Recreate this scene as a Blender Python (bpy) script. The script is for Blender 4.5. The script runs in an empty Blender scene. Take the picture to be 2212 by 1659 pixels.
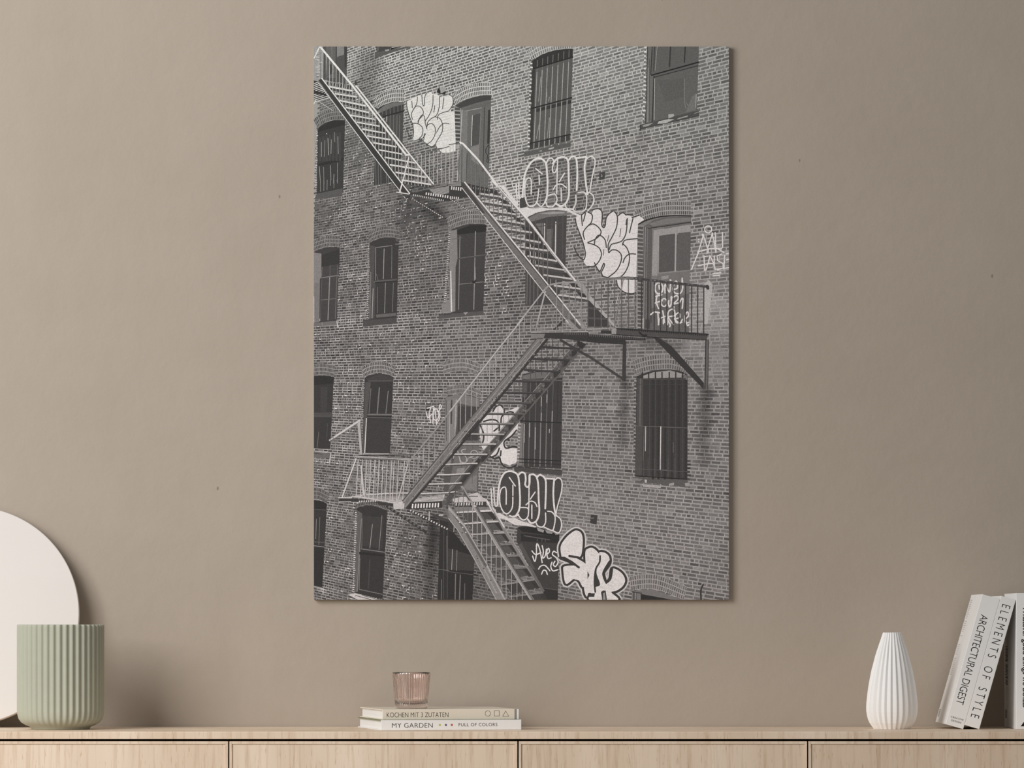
import bpy, bmesh, math, random
from mathutils import Vector, Matrix, noise
R_ = random.Random(7)
SC = bpy.context.scene
COL = SC.collection
# ------------------------------------------------------------------ place
DIST = 8.0                  # camera to wall
S = 0.000837                # metres per photo pixel on the wall
HX, HY = 1106.0, 1350.0     # vanishing point of the depth direction
ZT = 0.75                   # sideboard height
ZC = ZT + 219.5 * S         # camera height
def PX(px, D=0.0): return (px - HX) * S * (DIST - D) / DIST
def PZ(py, D=0.0): return ZC + (HY - py) * S * (DIST - D) / DIST
def K(D): return S * (DIST - D) / DIST
# ------------------------------------------------------------------ materials
def s2l(v):
    v = v / 255.0
    return v / 12.92 if v <= 0.04045 else ((v + 0.055) / 1.055) ** 2.4
def rgb(r, g, b): return (s2l(r), s2l(g), s2l(b), 1.0)
def mat(name, col, rough=0.5, spec=0.3, **kw):
    m = bpy.data.materials.new(name); m.use_nodes = True
    b = m.node_tree.nodes['Principled BSDF']
    b.inputs['Base Color'].default_value = col
    b.inputs['Roughness'].default_value = rough
    b.inputs['Specular IOR Level'].default_value = spec
    for k, v in kw.items(): b.inputs[k.replace('_', ' ')].default_value = v
    return m
def nd(m, t, **kw):
    n = m.node_tree.nodes.new(t)
    for k, v in kw.items(): setattr(n, k, v)
    return n
def ln(m, a, b): m.node_tree.links.new(a, b)
def bs(m): return m.node_tree.nodes['Principled BSDF']
def mottled(name, col, rough=0.5, spec=0.3, scale=40, amt=0.04, bump=0.0, bscale=200, **kw):
    """plain paint / ceramic / cloth with a faint procedural unevenness"""
    m = mat(name, col, rough, spec, **kw)
    tc = nd(m, 'ShaderNodeTexCoord')
    n = nd(m, 'ShaderNodeTexNoise'); n.inputs['Scale'].default_value = scale; n.inputs['Detail'].default_value = 4
    ln(m, tc.outputs['Object'], n.inputs['Vector'])
    r = nd(m, 'ShaderNodeValToRGB')
    r.color_ramp.elements[0].position = 0.3; r.color_ramp.elements[1].position = 0.7
    r.color_ramp.elements[0].color = tuple(c * (1 - amt) for c in col[:3]) + (1,)
    r.color_ramp.elements[1].color = tuple(min(1, c * (1 + amt)) for c in col[:3]) + (1,)
    ln(m, n.outputs['Fac'], r.inputs['Fac']); ln(m, r.outputs['Color'], bs(m).inputs['Base Color'])
    if bump:
        n2 = nd(m, 'ShaderNodeTexNoise'); n2.inputs['Scale'].default_value = bscale; n2.inputs['Detail'].default_value = 3
        ln(m, tc.outputs['Object'], n2.inputs['Vector'])
        bp = nd(m, 'ShaderNodeBump'); bp.inputs['Strength'].default_value = bump; bp.inputs['Distance'].default_value = 0.001
        ln(m, n2.outputs['Fac'], bp.inputs['Height']); ln(m, bp.outputs['Normal'], bs(m).inputs['Normal'])
    return m
# ------------------------------------------------------------------ objects
def link(name, me, m=None, parent=None, smooth=False):
    o = bpy.data.objects.new(name, me); COL.objects.link(o)
    if m is not None:
        for mm in (m if isinstance(m, (list, tuple)) else [m]): me.materials.append(mm)
    if parent is not None: o.parent = parent
    if smooth:
        for p in me.polygons: p.use_smooth = True
    return o
def from_bm(name, bm, m=None, parent=None, smooth=False):
    me = bpy.data.meshes.new(name); bm.normal_update(); bm.to_mesh(me); bm.free()
    return link(name, me, m, parent, smooth)
def thing(name, label, cat, loc=(0, 0, 0), rot=(0, 0, 0), group=None):
    o = bpy.data.objects.new(name, None); COL.objects.link(o); o.empty_display_size = 0.05
    o.location = loc; o.rotation_euler = rot
    return tag(o, label, cat, group)
def tag(o, label, cat, group=None):
    o['label'] = label; o['category'] = cat
    if group: o['group'] = group
    return o
def box(bm, x0, x1, y0, y1, z0, z1, bevel=0.0, mi=0):
    r = bmesh.ops.create_cube(bm, size=1.0)
    vs = r['verts']
    for v in vs:
        v.co = Vector((x0 if v.co.x < 0 else x1, y0 if v.co.y < 0 else y1, z0 if v.co.z < 0 else z1))
    fs = list({f for v in vs for f in v.link_faces})
    for f in fs: f.material_index = mi
    if bevel:
        bmesh.ops.bevel(bm, geom=list({e for v in vs for e in v.link_edges}), offset=bevel, segments=2, affect='EDGES', profile=0.6)
def boxobj(name, x0, x1, y0, y1, z0, z1, m, parent=None, bevel=0.0):
    bm = bmesh.new(); box(bm, x0, x1, y0, y1, z0, z1, bevel)
    return from_bm(name, bm, m, parent)
def revolve(name, prof, rfun, n, m, parent=None, smooth=True, loc=None):
    """closed surface of revolution; prof = [(r, z)], rfun(r, z, ang, i) -> radius"""
    bm = bmesh.new(); rings = []
    for i, (r, z) in enumerate(prof):
        if r < 1e-6: rings.append([bm.verts.new((0, 0, z))]); continue
        ring = []
        for k in range(n):
            a = 2 * math.pi * k / n
            rr = rfun(r, z, a, k, i)
            ring.append(bm.verts.new((rr * math.cos(a), rr * math.sin(a), z)))
        rings.append(ring)
    for a, b in zip(rings, rings[1:]):
        for k in range(n):
            k2 = (k + 1) % n
            if len(a) == 1 and len(b) == 1: continue
            if len(a) == 1: bm.faces.new((a[0], b[k2], b[k]))
            elif len(b) == 1: bm.faces.new((a[k], a[k2], b[0]))
            else: bm.faces.new((a[k], a[k2], b[k2], b[k]))
    bmesh.ops.recalc_face_normals(bm, faces=bm.faces)
    return from_bm(name, bm, m, parent, smooth)
def text_obj(name, body, w, h, M, m, parent, offset=0.0, space=1.0, word=1.0):
    """flat lettering filling a w x h box whose lower-left corner is the origin of M (x = reading, y = up)"""
    c = bpy.data.curves.new('lettering', 'FONT'); c.body = body
    c.offset = offset; c.space_character = space; c.space_word = word; c.resolution_u = 5
    c.dimensions = '2D'; c.fill_mode = 'BOTH'
    t = bpy.data.objects.new('lettering_tmp', c); COL.objects.link(t)
    bpy.context.view_layer.update()
    dg = bpy.context.evaluated_depsgraph_get()
    me = bpy.data.meshes.new_from_object(t.evaluated_get(dg))
    bpy.data.objects.remove(t, do_unlink=True); bpy.data.curves.remove(c)
    xs = [v.co.x for v in me.vertices]; ys = [v.co.y for v in me.vertices]
    x0, x1, y0, y1 = min(xs), max(xs), min(ys), max(ys)
    for v in me.vertices:
        v.co = M @ Vector(((v.co.x - x0) / (x1 - x0) * w, (v.co.y - y0) / (y1 - y0) * h, 0))
    me.materials.clear()
    return link(name, me, m, parent)
# ------------------------------------------------------------------ the picture printed on the panel
# Everything is drawn flat, in the photograph's own pixels, as thin ink layers 10 microns apart.
PL, PT, PR, PB = 678.0, 100.6, 1574.4, 1295.6
V_, F_, C_ = [], [], []
LAY = [0]
def lay(n): LAY[0] = n
def clip(pts):
    for ax, lim, sgn in ((0, PL, 1), (0, PR, -1), (1, PT, 1), (1, PB, -1)):
        if all((p[ax] - lim) * sgn >= 0 for p in pts): continue
        out = []
        for i, p in enumerate(pts):
            q = pts[(i + 1) % len(pts)]
            a = (p[ax] - lim) * sgn; b = (q[ax] - lim) * sgn
            if a >= 0: out.append(p)
            if (a >= 0) != (b >= 0):
                t = a / (a - b)
                out.append((p[0] + (q[0] - p[0]) * t, p[1] + (q[1] - p[1]) * t))
        pts = out
        if len(pts) < 3: return []
    return pts
def raw(pts, tone, layer=None):
    n0 = pts; pts = clip(pts)
    if isinstance(tone, list) and (len(pts) != len(n0) or pts[0] != n0[0]): tone = sum(tone) / len(tone)
    if len(pts) < 3: return
    F_.append((LAY[0] if layer is None else layer, [(p[0], p[1]) for p in pts])); C_.append((tone, sum(p[1] for p in pts) / len(pts)))
def convex(p):
    sg = 0
    for i in range(len(p)):
        a, b, c = p[i - 1], p[i], p[(i + 1) % len(p)]
        k = (b[0] - a[0]) * (c[1] - b[1]) - (b[1] - a[1]) * (c[0] - b[0])
        if abs(k) < 1e-7: continue
        if sg == 0: sg = k
        elif sg * k < 0: return False
    return True
def apart(p, q, eps=.015):
    for poly in (p, q):
        for i in range(len(poly)):
            a, b = poly[i - 1], poly[i]
            nx, ny = b[1] - a[1], a[0] - b[0]
            d = math.hypot(nx, ny)
            if d < 1e-6: continue
            nx /= d; ny /= d
            u = [v[0] * nx + v[1] * ny for v in p]; w = [v[0] * nx + v[1] * ny for v in q]
            if max(u) <= min(w) + eps or max(w) <= min(u) + eps: return True
    return False
def coats():
    '''how many coats of ink lie under each shape, so that no two shapes share one plane'''
    order = sorted(range(len(F_)), key=lambda i: F_[i][0])
    lev = [0] * len(F_); grid = {}; CS = 9.0; info = [None] * len(F_)
    for i in order:
        z, p = F_[i]
        xs = [v[0] for v in p]; ys = [v[1] for v in p]
        bx = (min(xs), min(ys), max(xs), max(ys)); cv = len(p) <= 4 and convex(p) or len(p) <= 14 and convex(p)
        info[i] = (bx, cv)
        cells = [(cx, cy) for cx in range(int(bx[0] // CS), int(bx[2] // CS) + 1) for cy in range(int(bx[1] // CS), int(bx[3] // CS) + 1)]
        if z == 0: l = 0
        elif z == 1: l = 1
        else:
            l = 2; seen = set()
            for c in cells:
                for k in grid.get(c, ()):
                    if lev[k] < l or k in seen: continue
                    seen.add(k); (kb, kc) = info[k]
                    if kb[2] <= bx[0] or kb[0] >= bx[2] or kb[3] <= bx[1] or kb[1] >= bx[3]: continue
                    if cv and kc and apart(p, F_[k][1]): continue
                    l = lev[k] + 1
        lev[i] = l
        if z > 1:
            for c in cells: grid.setdefault(c, []).append(i)
    return lev
class Tile:
    """reads coordinates off one enlarged piece of the photograph"""
    def __init__(s, ox, oy): s.ox, s.oy = ox, oy
    def __call__(s, pts): return [(s.ox + x * .18692, s.oy + y * .18687) for x, y in pts]
T1, T2, T3 = Tile(670, 90), Tile(970, 90), Tile(1270, 90)
T4, T5, T6 = Tile(670, 390), Tile(970, 390), Tile(1270, 390)
T7, T8, T9 = Tile(670, 690), Tile(970, 690), Tile(1270, 690)
TA, TB, TC = Tile(670, 990), Tile(970, 990), Tile(1270, 990)
KT = .1869
def crom(pts, closed=False, n=6):
    if len(pts) < 3: return list(pts)
    out = []; m = len(pts)
    for i in range(m if closed else m - 1):
        g = (lambda k: pts[k % m]) if closed else (lambda k: pts[max(0, min(m - 1, k))])
        p0, p1, p2, p3 = g(i - 1), g(i), g(i + 1), g(i + 2)
        for j in range(n):
            t = j / n; t2 = t * t; t3 = t2 * t
            out.append(tuple(0.5 * (2 * p1[a] + (p2[a] - p0[a]) * t + (2 * p0[a] - 5 * p1[a] + 4 * p2[a] - p3[a]) * t2
                       + (3 * p1[a] - p0[a] - 3 * p2[a] + p3[a]) * t3) for a in (0, 1)))
    if not closed: out.append(pts[-1])
    return out
def P(T, pts, tone, layer=None, smooth=False, closed=True):
    pts = T(pts)
    raw(crom(pts, True, 5) if smooth else pts, tone, layer)
def L(T, pts, w, tone, layer=None, smooth=True, cap=True, closed=False, jit=0.0):
    """brush stroke: ribbon with round ends"""
    pts = T(pts); w = w * KT
    if smooth and len(pts) > 2: pts = crom(pts, closed)
    if closed: pts = pts + [pts[0]]
    hw = w / 2; lft, rgt = [], []; m = len(pts)
    for i, p in enumerate(pts):
        a = pts[max(0, i - 1)]; b = pts[min(m - 1, i + 1)]
        if closed and i in (0, m - 1): a, b = pts[m - 2], pts[1]
        dx, dy = b[0] - a[0], b[1] - a[1]; d = math.hypot(dx, dy) or 1
        h = hw * (1 + (R_.random() - .5) * jit)
        lft.append((p[0] - dy / d * h, p[1] + dx / d * h)); rgt.append((p[0] + dy / d * h, p[1] - dx / d * h))
    for i in range(m - 1): raw([lft[i], lft[i + 1], rgt[i + 1], rgt[i]], tone, layer)
    if cap and w > 1.2:
        for c in (pts[0], pts[-1]):
            raw([(c[0] + hw * math.cos(k * math.pi / 5), c[1] + hw * math.sin(k * math.pi / 5)) for k in range(10)], tone, layer)
def LL(T, w, tone, layer, *strokes, **kw):
    for s in strokes: L(T, s, w, tone, layer, **kw)
def ell(T, cx, cy, rx, ry, w, tone, layer):
    L(T, [(cx + rx * math.cos(k * math.pi / 6), cy + ry * math.sin(k * math.pi / 6)) for k in range(12)], w, tone, layer, closed=True)
def lerp(p, q, t): return (p[0] + (q[0] - p[0]) * t, p[1] + (q[1] - p[1]) * t)
def dashes(T, p, q, n, h, w, tone, layer):
    for i in range(n):
        c = lerp(p, q, (i + .5) / n)
        L(T, [(c[0], c[1] - h / 2), (c[0] - w * .3, c[1] + h / 2)], w, tone, layer, cap=False)
def dashline(T, p, q, n, w, tone, layer, duty=.55):
    for i in range(n): L(T, [lerp(p, q, i / n), lerp(p, q, (i + duty) / n)], w, tone, layer, cap=False)
def yat(line, x):
    for (x0, y0), (x1, y1) in zip(line, line[1:]):
        if min(x0, x1) <= x <= max(x0, x1) and x0 != x1: return y0 + (y1 - y0) * (x - x0) / (x1 - x0)
    return None
def bars(T, xs, top, bot, w, tone, layer, lean=0):
    for x in xs:
        a = yat(top, x); b = yat(bot, x + lean)
        if a is not None and b is not None: L(T, [(x, a), (x + lean, b)], w, tone, layer, cap=False)
def edge_bricks(T, p, q, n, w, hi, lo, layer):
    """the zigzag of brick ends and mortar down the side of an opening"""
    for i in range(n):
        a = lerp(p, q, i / n); b = lerp(p, q, (i + .45) / n); c = lerp(p, q, (i + 1) / n)
        ww = w * (.7 + .6 * R_.random())
        P(T, [a, (a[0] + ww, a[1] + 4), (b[0] + ww, b[1] + 4), b], hi + R_.uniform(-18, 12), layer)
        P(T, [b, (b[0] + ww, b[1]), (c[0] + ww, c[1]), c], lo + R_.uniform(-10, 14), layer)
# ---- tones of the brickwork, read off the photograph: x, y, brick, mortar
TONE = [(700,130,112,195),(850,130,100,196),(1000,150,102,192),(1100,250,122,186),(1300,150,124,184),(1400,350,108,172),(1540,200,108,166),
 (1300,330,108,176),(900,200,98,192),(1250,200,118,186),(720,230,84,128),(700,400,86,160),(760,330,80,118),(760,480,72,136),(870,480,80,106),(920,450,72,96),(700,460,72,98),
 (1000,450,96,132),(1080,560,86,140),(1100,620,78,136),(1090,430,108,214),(1250,430,104,168),(1400,440,110,170),(1540,480,104,162),
 (1545,650,152,170),(1560,600,112,160),(1340,640,102,164),(760,620,72,140),(900,620,72,130),(930,740,77,150),(720,760,70,136),(860,830,73,148),(730,870,74,146),
 (900,900,80,140),(1000,720,92,150),(1060,780,93,152),(1290,880,104,152),(1350,960,102,150),(1340,720,110,138),(1545,760,128,150),(1545,900,106,154),
 (1290,1100,112,158),(1450,1150,114,160),(1540,1250,104,150),(1450,1230,106,156),(740,1020,76,138),(720,1200,73,134),(880,1080,76,130),
 (880,1250,73,122),(940,1150,66,96),(1010,1000,90,150),(1050,1010,96,166),(1030,1270,76,108),(1100,1150,94,150),(1240,1020,112,154)]
STAIN = [  # x0, y0, x1, y1, half width, strength, dark strips that run down from brackets and sills
 (1349,818,1346,960,7,.62),(1526,842,1520,1000,10,.62),(800,130,790,240,22,.8),(938,1125,925,1296,9,.62),(890,400,900,470,45,.88),
 (1385,290,1385,340,8,.85),(930,455,955,475,14,.8),(1390,735,1470,745,12,.85)]
LIME = [ # white salt streaks that step down the joints
 (864,428,840,500),(875,440,862,480),(892,452,880,520),(905,470,895,540),(915,470,905,560),(930,500,915,580),(770,215,740,330),(778,300,765,350),(790,340,770,390),
 (1060,520,1045,640),(1085,560,1065,660),(1100,580,1090,690),(880,1150,845,1240),(890,1155,872,1270),(905,1180,880,1290),(795,330,770,420)]
OKAH1 = T5([(880,40),(880,-80),(940,-190),(1020,-250),(1100,-230),(1190,-255),(1330,-265),(1420,-270),(1480,-260),(1590,-275),(1640,-280),(1690,-240),(1670,0),(1625,130),(1665,180),(1665,260),(1605,335),
   (1530,360),(1440,330),(1360,320),(1290,295),(1200,300),(1080,300),(980,300),(830,310),(815,210)])
def inside(p, poly):
    c = False; x, y = p
    for i in range(len(poly)):
        (x0, y0), (x1, y1) = poly[i - 1], poly[i]
        if (y0 > y) != (y1 > y) and x < (x1 - x0) * (y - y0) / (y1 - y0) + x0: c = not c
    return c
def segd(x, y, x0, y0, x1, y1):
    dx, dy = x1 - x0, y1 - y0
    t = max(0, min(1, ((x - x0) * dx + (y - y0) * dy) / (dx * dx + dy * dy)))
    return math.hypot(x - x0 - t * dx, y - y0 - t * dy), t
def tones(x, y):
    sb = sm = sw = 0
    for tx, ty, b, m in TONE:
        w = 1 / ((x - tx) ** 2 + (y - ty) ** 2 + 900) ** 1.6
        sb += b * w; sm += m * w; sw += w
    b, m = sb / sw, sm / sw
    return b, m
def stain(x, y):
    k = 1
    for x0, y0, x1, y1, hw, s in STAIN:
        d, t = segd(x, y, x0, y0, x1, y1)
        if d < hw * 1.7:
            f = max(0, min(1, (1.7 * hw - d) / (hw * 1.2)))
            if y1 > y0 + 40: f *= 1 - .55 * t
            k *= 1 - (1 - s) * f
    return k
def wallpt(u, v):
    """brick lattice (u along the wall, v up and down) to photo pixels"""
    t = 145 / (145 - u)
    x = -1150 + 2392 * t
    y = 826 + v * 7.15 * t
    le = .043 - .017 * (x - 850) / 650
    return (x - le * (y - 826), y)
def build_bricks():
    for r in range(-150, 112):
        header = r % 6 == 0
        u = -47.0 + (R_.random() * .1) + (.5 if r % 2 else 0)
        while u < 20:
            wl = (.5 if header else 1.0) * (1 + R_.uniform(-.05, .05))
            if not header and R_.random() < .04: wl *= .55
            q = [wallpt(u, r), wallpt(u + wl, r), wallpt(u + wl, r + 1), wallpt(u, r + 1)]
            cx, cy = (q[0][0] + q[2][0]) / 2, (q[0][1] + q[2][1]) / 2
            if PL - 12 < cx < PR + 14 and PT - 10 < cy < PB + 10:
                b, m = tones(cx, cy)
                if inside((cx, cy), OKAH1): b *= .80; m *= .80
                nv = noise.noise((cx * .022, cy * .022, 3.1)); n2 = noise.noise((cx * .11, cy * .11, 8.7))
                left = max(0, min(1, (985 - cx) / 110)) * max(0, min(1, (cy - 300) / 60))
                mm = m + R_.uniform(-8, 8) + n2 * 8
                if left > 0:        # salt bloom: patches, and bands that run down to the left
                    band = math.sin((cx + .42 * cy + nv * 26) / 17 * 2 * math.pi)
                    mm += left * (nv * 34 + n2 * 26 + max(0, band) * 20 * R_.random())
                lime = left * .10
                for l in LIME:
                    d, t = segd(cx, cy, *l)
                    if d < 5: lime = .6
                bb = b + R_.gauss(0, 8) + n2 * 6 + (left * R_.uniform(0, 8))
                if R_.random() < .07: bb -= 14
                if R_.random() < .10: bb += (m - b) * .4
                mm = min(mm, 222)
                ks = [stain(*c) for c in q]
                raw(q, [mm * k - max(0, mm - bb) * .5 * (1 - k) for k in ks] if min(ks) < 1 else mm, 0)
                # mortar is about a fifth of the course height
                iu = .058 if not header else .06; iv = .165 + R_.uniform(-.025, .03)
                if left > .3 and R_.random() < .3: iv += .05; iu += .02
                j = lambda: R_.uniform(-.03, .03)
                raw([wallpt(u + iu + j() * .5, r + iv + j()), wallpt(u + wl - iu + j() * .5, r + iv + j()),
                     wallpt(u + wl - iu + j() * .5, r + 1 - iv + j()), wallpt(u + iu + j() * .5, r + 1 - iv + j())], [bb * k for k in ks] if min(ks) < 1 else bb, 1)
                if R_.random() < lime:      # white salt in a joint
                    f = R_.uniform(0, .55); g = f + R_.uniform(.25, .5); tw = min(215, m + R_.uniform(40, 85))
                    raw([wallpt(u + wl * f, r - .12), wallpt(u + wl * g, r - .14 + j()), wallpt(u + wl * g, r + .2), wallpt(u + wl * (f + .1), r + .24 + j() * 2)], tw, 1.5)
                    if R_.random() < .6: raw([wallpt(u - .05, r), wallpt(u + .07, r), wallpt(u + .06, r + .7), wallpt(u - .04, r + .9)], tw - 10, 1.5)
                if R_.random() < .35:      # a worn edge or pale fleck on the brick
                    f = R_.uniform(.1, .7); raw([wallpt(u + wl * f, r + .3), wallpt(u + wl * (f + .2), r + .34), wallpt(u + wl * (f + .18), r + .6), wallpt(u + wl * (f + .04), r + .62)], bb * min(ks) + R_.choice((-14, 10, 18)), 1.5)
            u += wl
def arch(T, curve, h, rows, nb, tb, tm, fan=.0):
    pts = crom(T(curve), False, 8); h *= KT
    cum = [0]
    for a, b in zip(pts, pts[1:]): cum.append(cum[-1] + math.hypot(b[0] - a[0], b[1] - a[1]))
    def at(s):
        s = max(0, min(1, s)) * cum[-1]
        for i in range(len(pts) - 1):
            if cum[i + 1] >= s:
                t = (s - cum[i]) / ((cum[i + 1] - cum[i]) or 1); break
        a, b = pts[i], pts[i + 1]
        d = math.hypot(b[0] - a[0], b[1] - a[1]) or 1
        nx, ny = (b[1] - a[1]) / d, -(b[0] - a[0]) / d
        nx, ny = nx * .55, ny
        if ny > 0: nx, ny = -nx, -ny
        return lerp(a, b, t), (nx, ny)
    def off(s, d):
        p, n = at(s); return (p[0] + n[0] * d, p[1] + n[1] * d)
    N = nb * 2
    for i in range(N):
        raw([off(i / N, 0), off((i + 1) / N, 0), off((i + 1) / N, h * rows), off(i / N, h * rows)], tm + R_.uniform(-6, 6), 2.4)
    for j in range(rows):
        sh = R_.random()
        for i in range(nb):
            a, b = (i + .17) / nb, (i + .83) / nb
            raw([off(a, h * (j + .1)), off(b, h * (j + .1)), off(b, h * (j + .88)), off(a, h * (j + .88))], tb + R_.gauss(0, 8), 3.4)
def seq(items, base=5):
    """details of one opening, each on the layer above the one before"""
    for i, f in enumerate(items): lay(base + i); f()
def courses(pts, tone, layer):
    '''the brick courses showing faintly through paint'''
    x0, x1 = min(p[0] for p in pts), max(p[0] for p in pts); y0, y1 = min(p[1] for p in pts), max(p[1] for p in pts)
    for r in range(-150, 112):
        u = -46.0
        while u < 19:
            w = R_.uniform(.25, .8); a = wallpt(u, r); b = wallpt(u + w, r)
            if x0 < a[0] < x1 and y0 < a[1] < y1 and R_.random() < .75 and inside(a, pts) and inside(b, pts):
                raw([a, b, wallpt(u + w, r + .22), wallpt(u, r + .22)], tone + R_.uniform(-9, 6), layer)
            u += w + .1
build_bricks()
# ------------------------------------------------------------------ arches over the openings
arch(T1, [(770,778),(870,718),(980,690),(1083,690)], 47, 3, 17, 92, 186)
arch(T2, [(75,728),(200,655),(340,618),(487,612)], 48, 3, 22, 105, 192)
arch(T2, [(950,215),(1050,155),(1200,102),(1433,74)], 48, 3, 20, 120, 186)
arch(T1, [(85,1000),(150,945),(260,905),(400,898)], 44, 3, 17, 82, 126)
arch(T4, [(40,812),(110,785),(200,762),(345,765)], 42, 3, 18, 74, 130)
arch(T4, [(690,715),(780,672),(890,650),(1028,668)], 42, 3, 20, 74, 132)
arch(T5, [(5,572),(100,530),(250,494),(432,500)], 50, 3, 22, 88, 140)
arch(T6, [(575,500),(700,448),(900,402),(1190,400)], 54, 3, 26, 98, 160)
arch(T7, [(40,648),(110,640),(190,645),(278,662)], 43, 3, 17, 74, 138)
arch(T7, [(622,668),(700,630),(800,617),(880,628),(966,662)], 44, 3, 21, 78, 152)
arch(T8, [(-20,872),(100,852),(200,856),(352,912)], 48, 2, 24, 88, 148)
arch(T8, [(-60,630),(60,602),(200,602),(330,648)], 48, 3, 26, 88, 156)
arch(T9, [(545,640),(700,592),(900,572),(1020,588),(1140,640)], 58, 3, 23, 98, 146)
arch(TC, [(500,1532),(620,1512),(760,1512),(900,1552),(1110,1640)], 57, 3, 26, 106, 156)
arch(TA, [(532,572),(640,540),(780,552),(892,604)], 44, 1, 20, 72, 126)
arch(TA, [(30,470),(100,476),(193,522)], 45, 3, 13, 74, 124)
# ------------------------------------------------------------------ windows and doors
def wA():  # top left door behind the stair
    seq([lambda: (P(T1, [(150,57),(427,57),(420,500),(340,470),(145,480)], 76), P(T1, [(40,57),(150,57),(146,432),(40,450)], 142)),
         lambda: (P(T1, [(180,57),(300,57),(296,420),(190,420)], 92), P(T1, [(396,57),(427,57),(422,300),(398,300)], 60), P(T1, [(310,57),(392,57),(390,150),(310,176)], 122),
                  [P(T1, [(50+R_.random()*85, y), (62+R_.random()*85, y), (60+R_.random()*80, y+7)], R_.choice((96,180,190))) for y in range(70, 430, 6)]),
         lambda: (L(T1, [(300,57),(296,430)], 8, 62), L(T1, [(240,270),(235,370)], 22, 52), L(T1, [(190,120),(190,420)], 6, 60), L(T1,[(250,60),(252,300)],5,120))])
def wB():
    seq([lambda: (P(T1, [(762,57),(1082,57),(770,128)], 66), P(T1, [(745,128),(1110,57),(1180,57),(745,186)], 84)),
         lambda: (P(T1, [(862,95),(915,85),(910,105),(870,112)], 150), P(T1, [(930,78),(1030,57),(1010,57),(945,62),(928,95)], 165), L(T1, [(785,57),(783,110)], 8, 120))])
def wC():
    seq([lambda: P(T1, [(770,790),(800,760),(870,725),(950,705),(1030,697),(1083,697),(1068,1190),(1010,1600),(735,1665)], 60),
         lambda: P(T1, [(780,800),(870,730),(960,708),(1083,700),(1080,725),(960,755),(790,830)], 104),
         lambda: ([L(T1, [(x, 860 - (x-840)*.27), (x-2, 770 - (x-840)*.2)], 10, 96, cap=False) for x in range(835, 1080, 45)], P(T1, [(850,875),(1080,812),(1068,1190),(850,1190)], 72)),
         lambda: (L(T1, [(800,880),(1082,802)], 14, 42), L(T1, [(885,870),(880,950)], 12, 150), [L(T1, [(x,850),(x-6,1160)], 7, 106) for x in (925,965,1005,1035)],
                  [L(T1, [(x,1380),(x+4,1660)], 8, 102) for x in (757,786,815,880,900)])])
def wD():
    a = [(118,-10,120,130),(158,-10,158,120),(197,-10,195,110),(235,-10,235,60),(275,-10,275,88),(312,-10,312,20)]
    b = [(280,1045,285,1160),(320,1095,325,1300),(205,1115,215,1310),(245,1130,240,1300),(170,1140,165,1330),(130,1160,130,1330),(105,1440,120,1640),(155,1450,160,1640),(235,1430,240,1600),(275,1530,270,1640),(315,1400,315,1640)]
    seq([lambda: (P(T1, [(85,1010),(110,980),(180,935),(260,910),(340,905),(403,910),(380,1745),(75,1805)], 57), P(T4, [(75,150),(375,85),(372,180),(55,218)], 82)),
         lambda: (P(T1, [(88,1045),(110,985),(260,912),(402,912),(400,962)], 46), P(T1, [(95,1410),(390,1340),(390,1372),(95,1440)], 46), [L(T1, [(x,1110 - (x-100)*.25),(x,1380)], 26, 66, cap=False) for x in range(115, 380, 38)]),
         lambda: ([L(T1, [(p,q),(r,s)], 6, R_.choice((130,150,170))) for p,q,r,s in b], [L(T4, [(p,q),(r,s)], 6, 132) for p,q,r,s in a], L(T1, [(190,1063),(192,1067)], 8, 225),
                  edge_bricks(T1, (72,1040), (60,1700), 34, 16, 205, 84, None), L(T4, [(75,150),(375,85)], 6, 50))])
def wE():
    seq([lambda: (P(T2, [(62,745),(100,715),(200,665),(300,635),(400,620),(487,618),(465,1400),(450,1700),(95,1700),(125,1170),(80,1170)], 100), P(T2, [(62,745),(137,765),(122,1230),(78,1230)], 150)),
         lambda: ([P(T2, [(66,y),(128,y+4),(127,y+34),(68,y+30)], 74+R_.uniform(-8,8)) for y in range(760, 1200, 44)], P(T2, [(66,745),(200,668),(340,628),(487,619),(487,668),(300,712),(130,768)], 66),
                  P(T2, [(180,775),(480,685),(480,722),(190,805)], 96), P(T2, [(150,795),(215,795),(205,1660),(110,1660)], 116), P(T2, [(452,790),(482,780),(466,1180),(440,1180)], 56)),
         lambda: (P(T2, [(270,855),(366,825),(350,1180),(258,1210)], 78), P(T2, [(250,1218),(350,1190),(342,1430),(250,1360)], 122), L(T2, [(150,790),(128,1200)], 10, 170), L(T2, [(410,760),(392,1500)], 7, 58), L(T2, [(368,800),(352,1190)], 9, 116),
                  [L(T2, s, 7, 64) for s in ([(150,1220),(145,1650)],[(208,1290),(196,1650)],[(258,1370),(254,1650)],[(312,1430),(306,1680)],[(360,1480),(350,1680)])]),
         lambda: (L(T2, [(270,850),(258,1205)], 6, 205), L(T2, [(200,800),(375,765)], 8, 150), L(T2, [(460,1190),(432,1230),(425,1280),(455,1310),(462,1200)], 8, 44), L(T2, [(445,1320),(438,1385),(455,1390),(456,1330)], 8, 44))])
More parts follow.
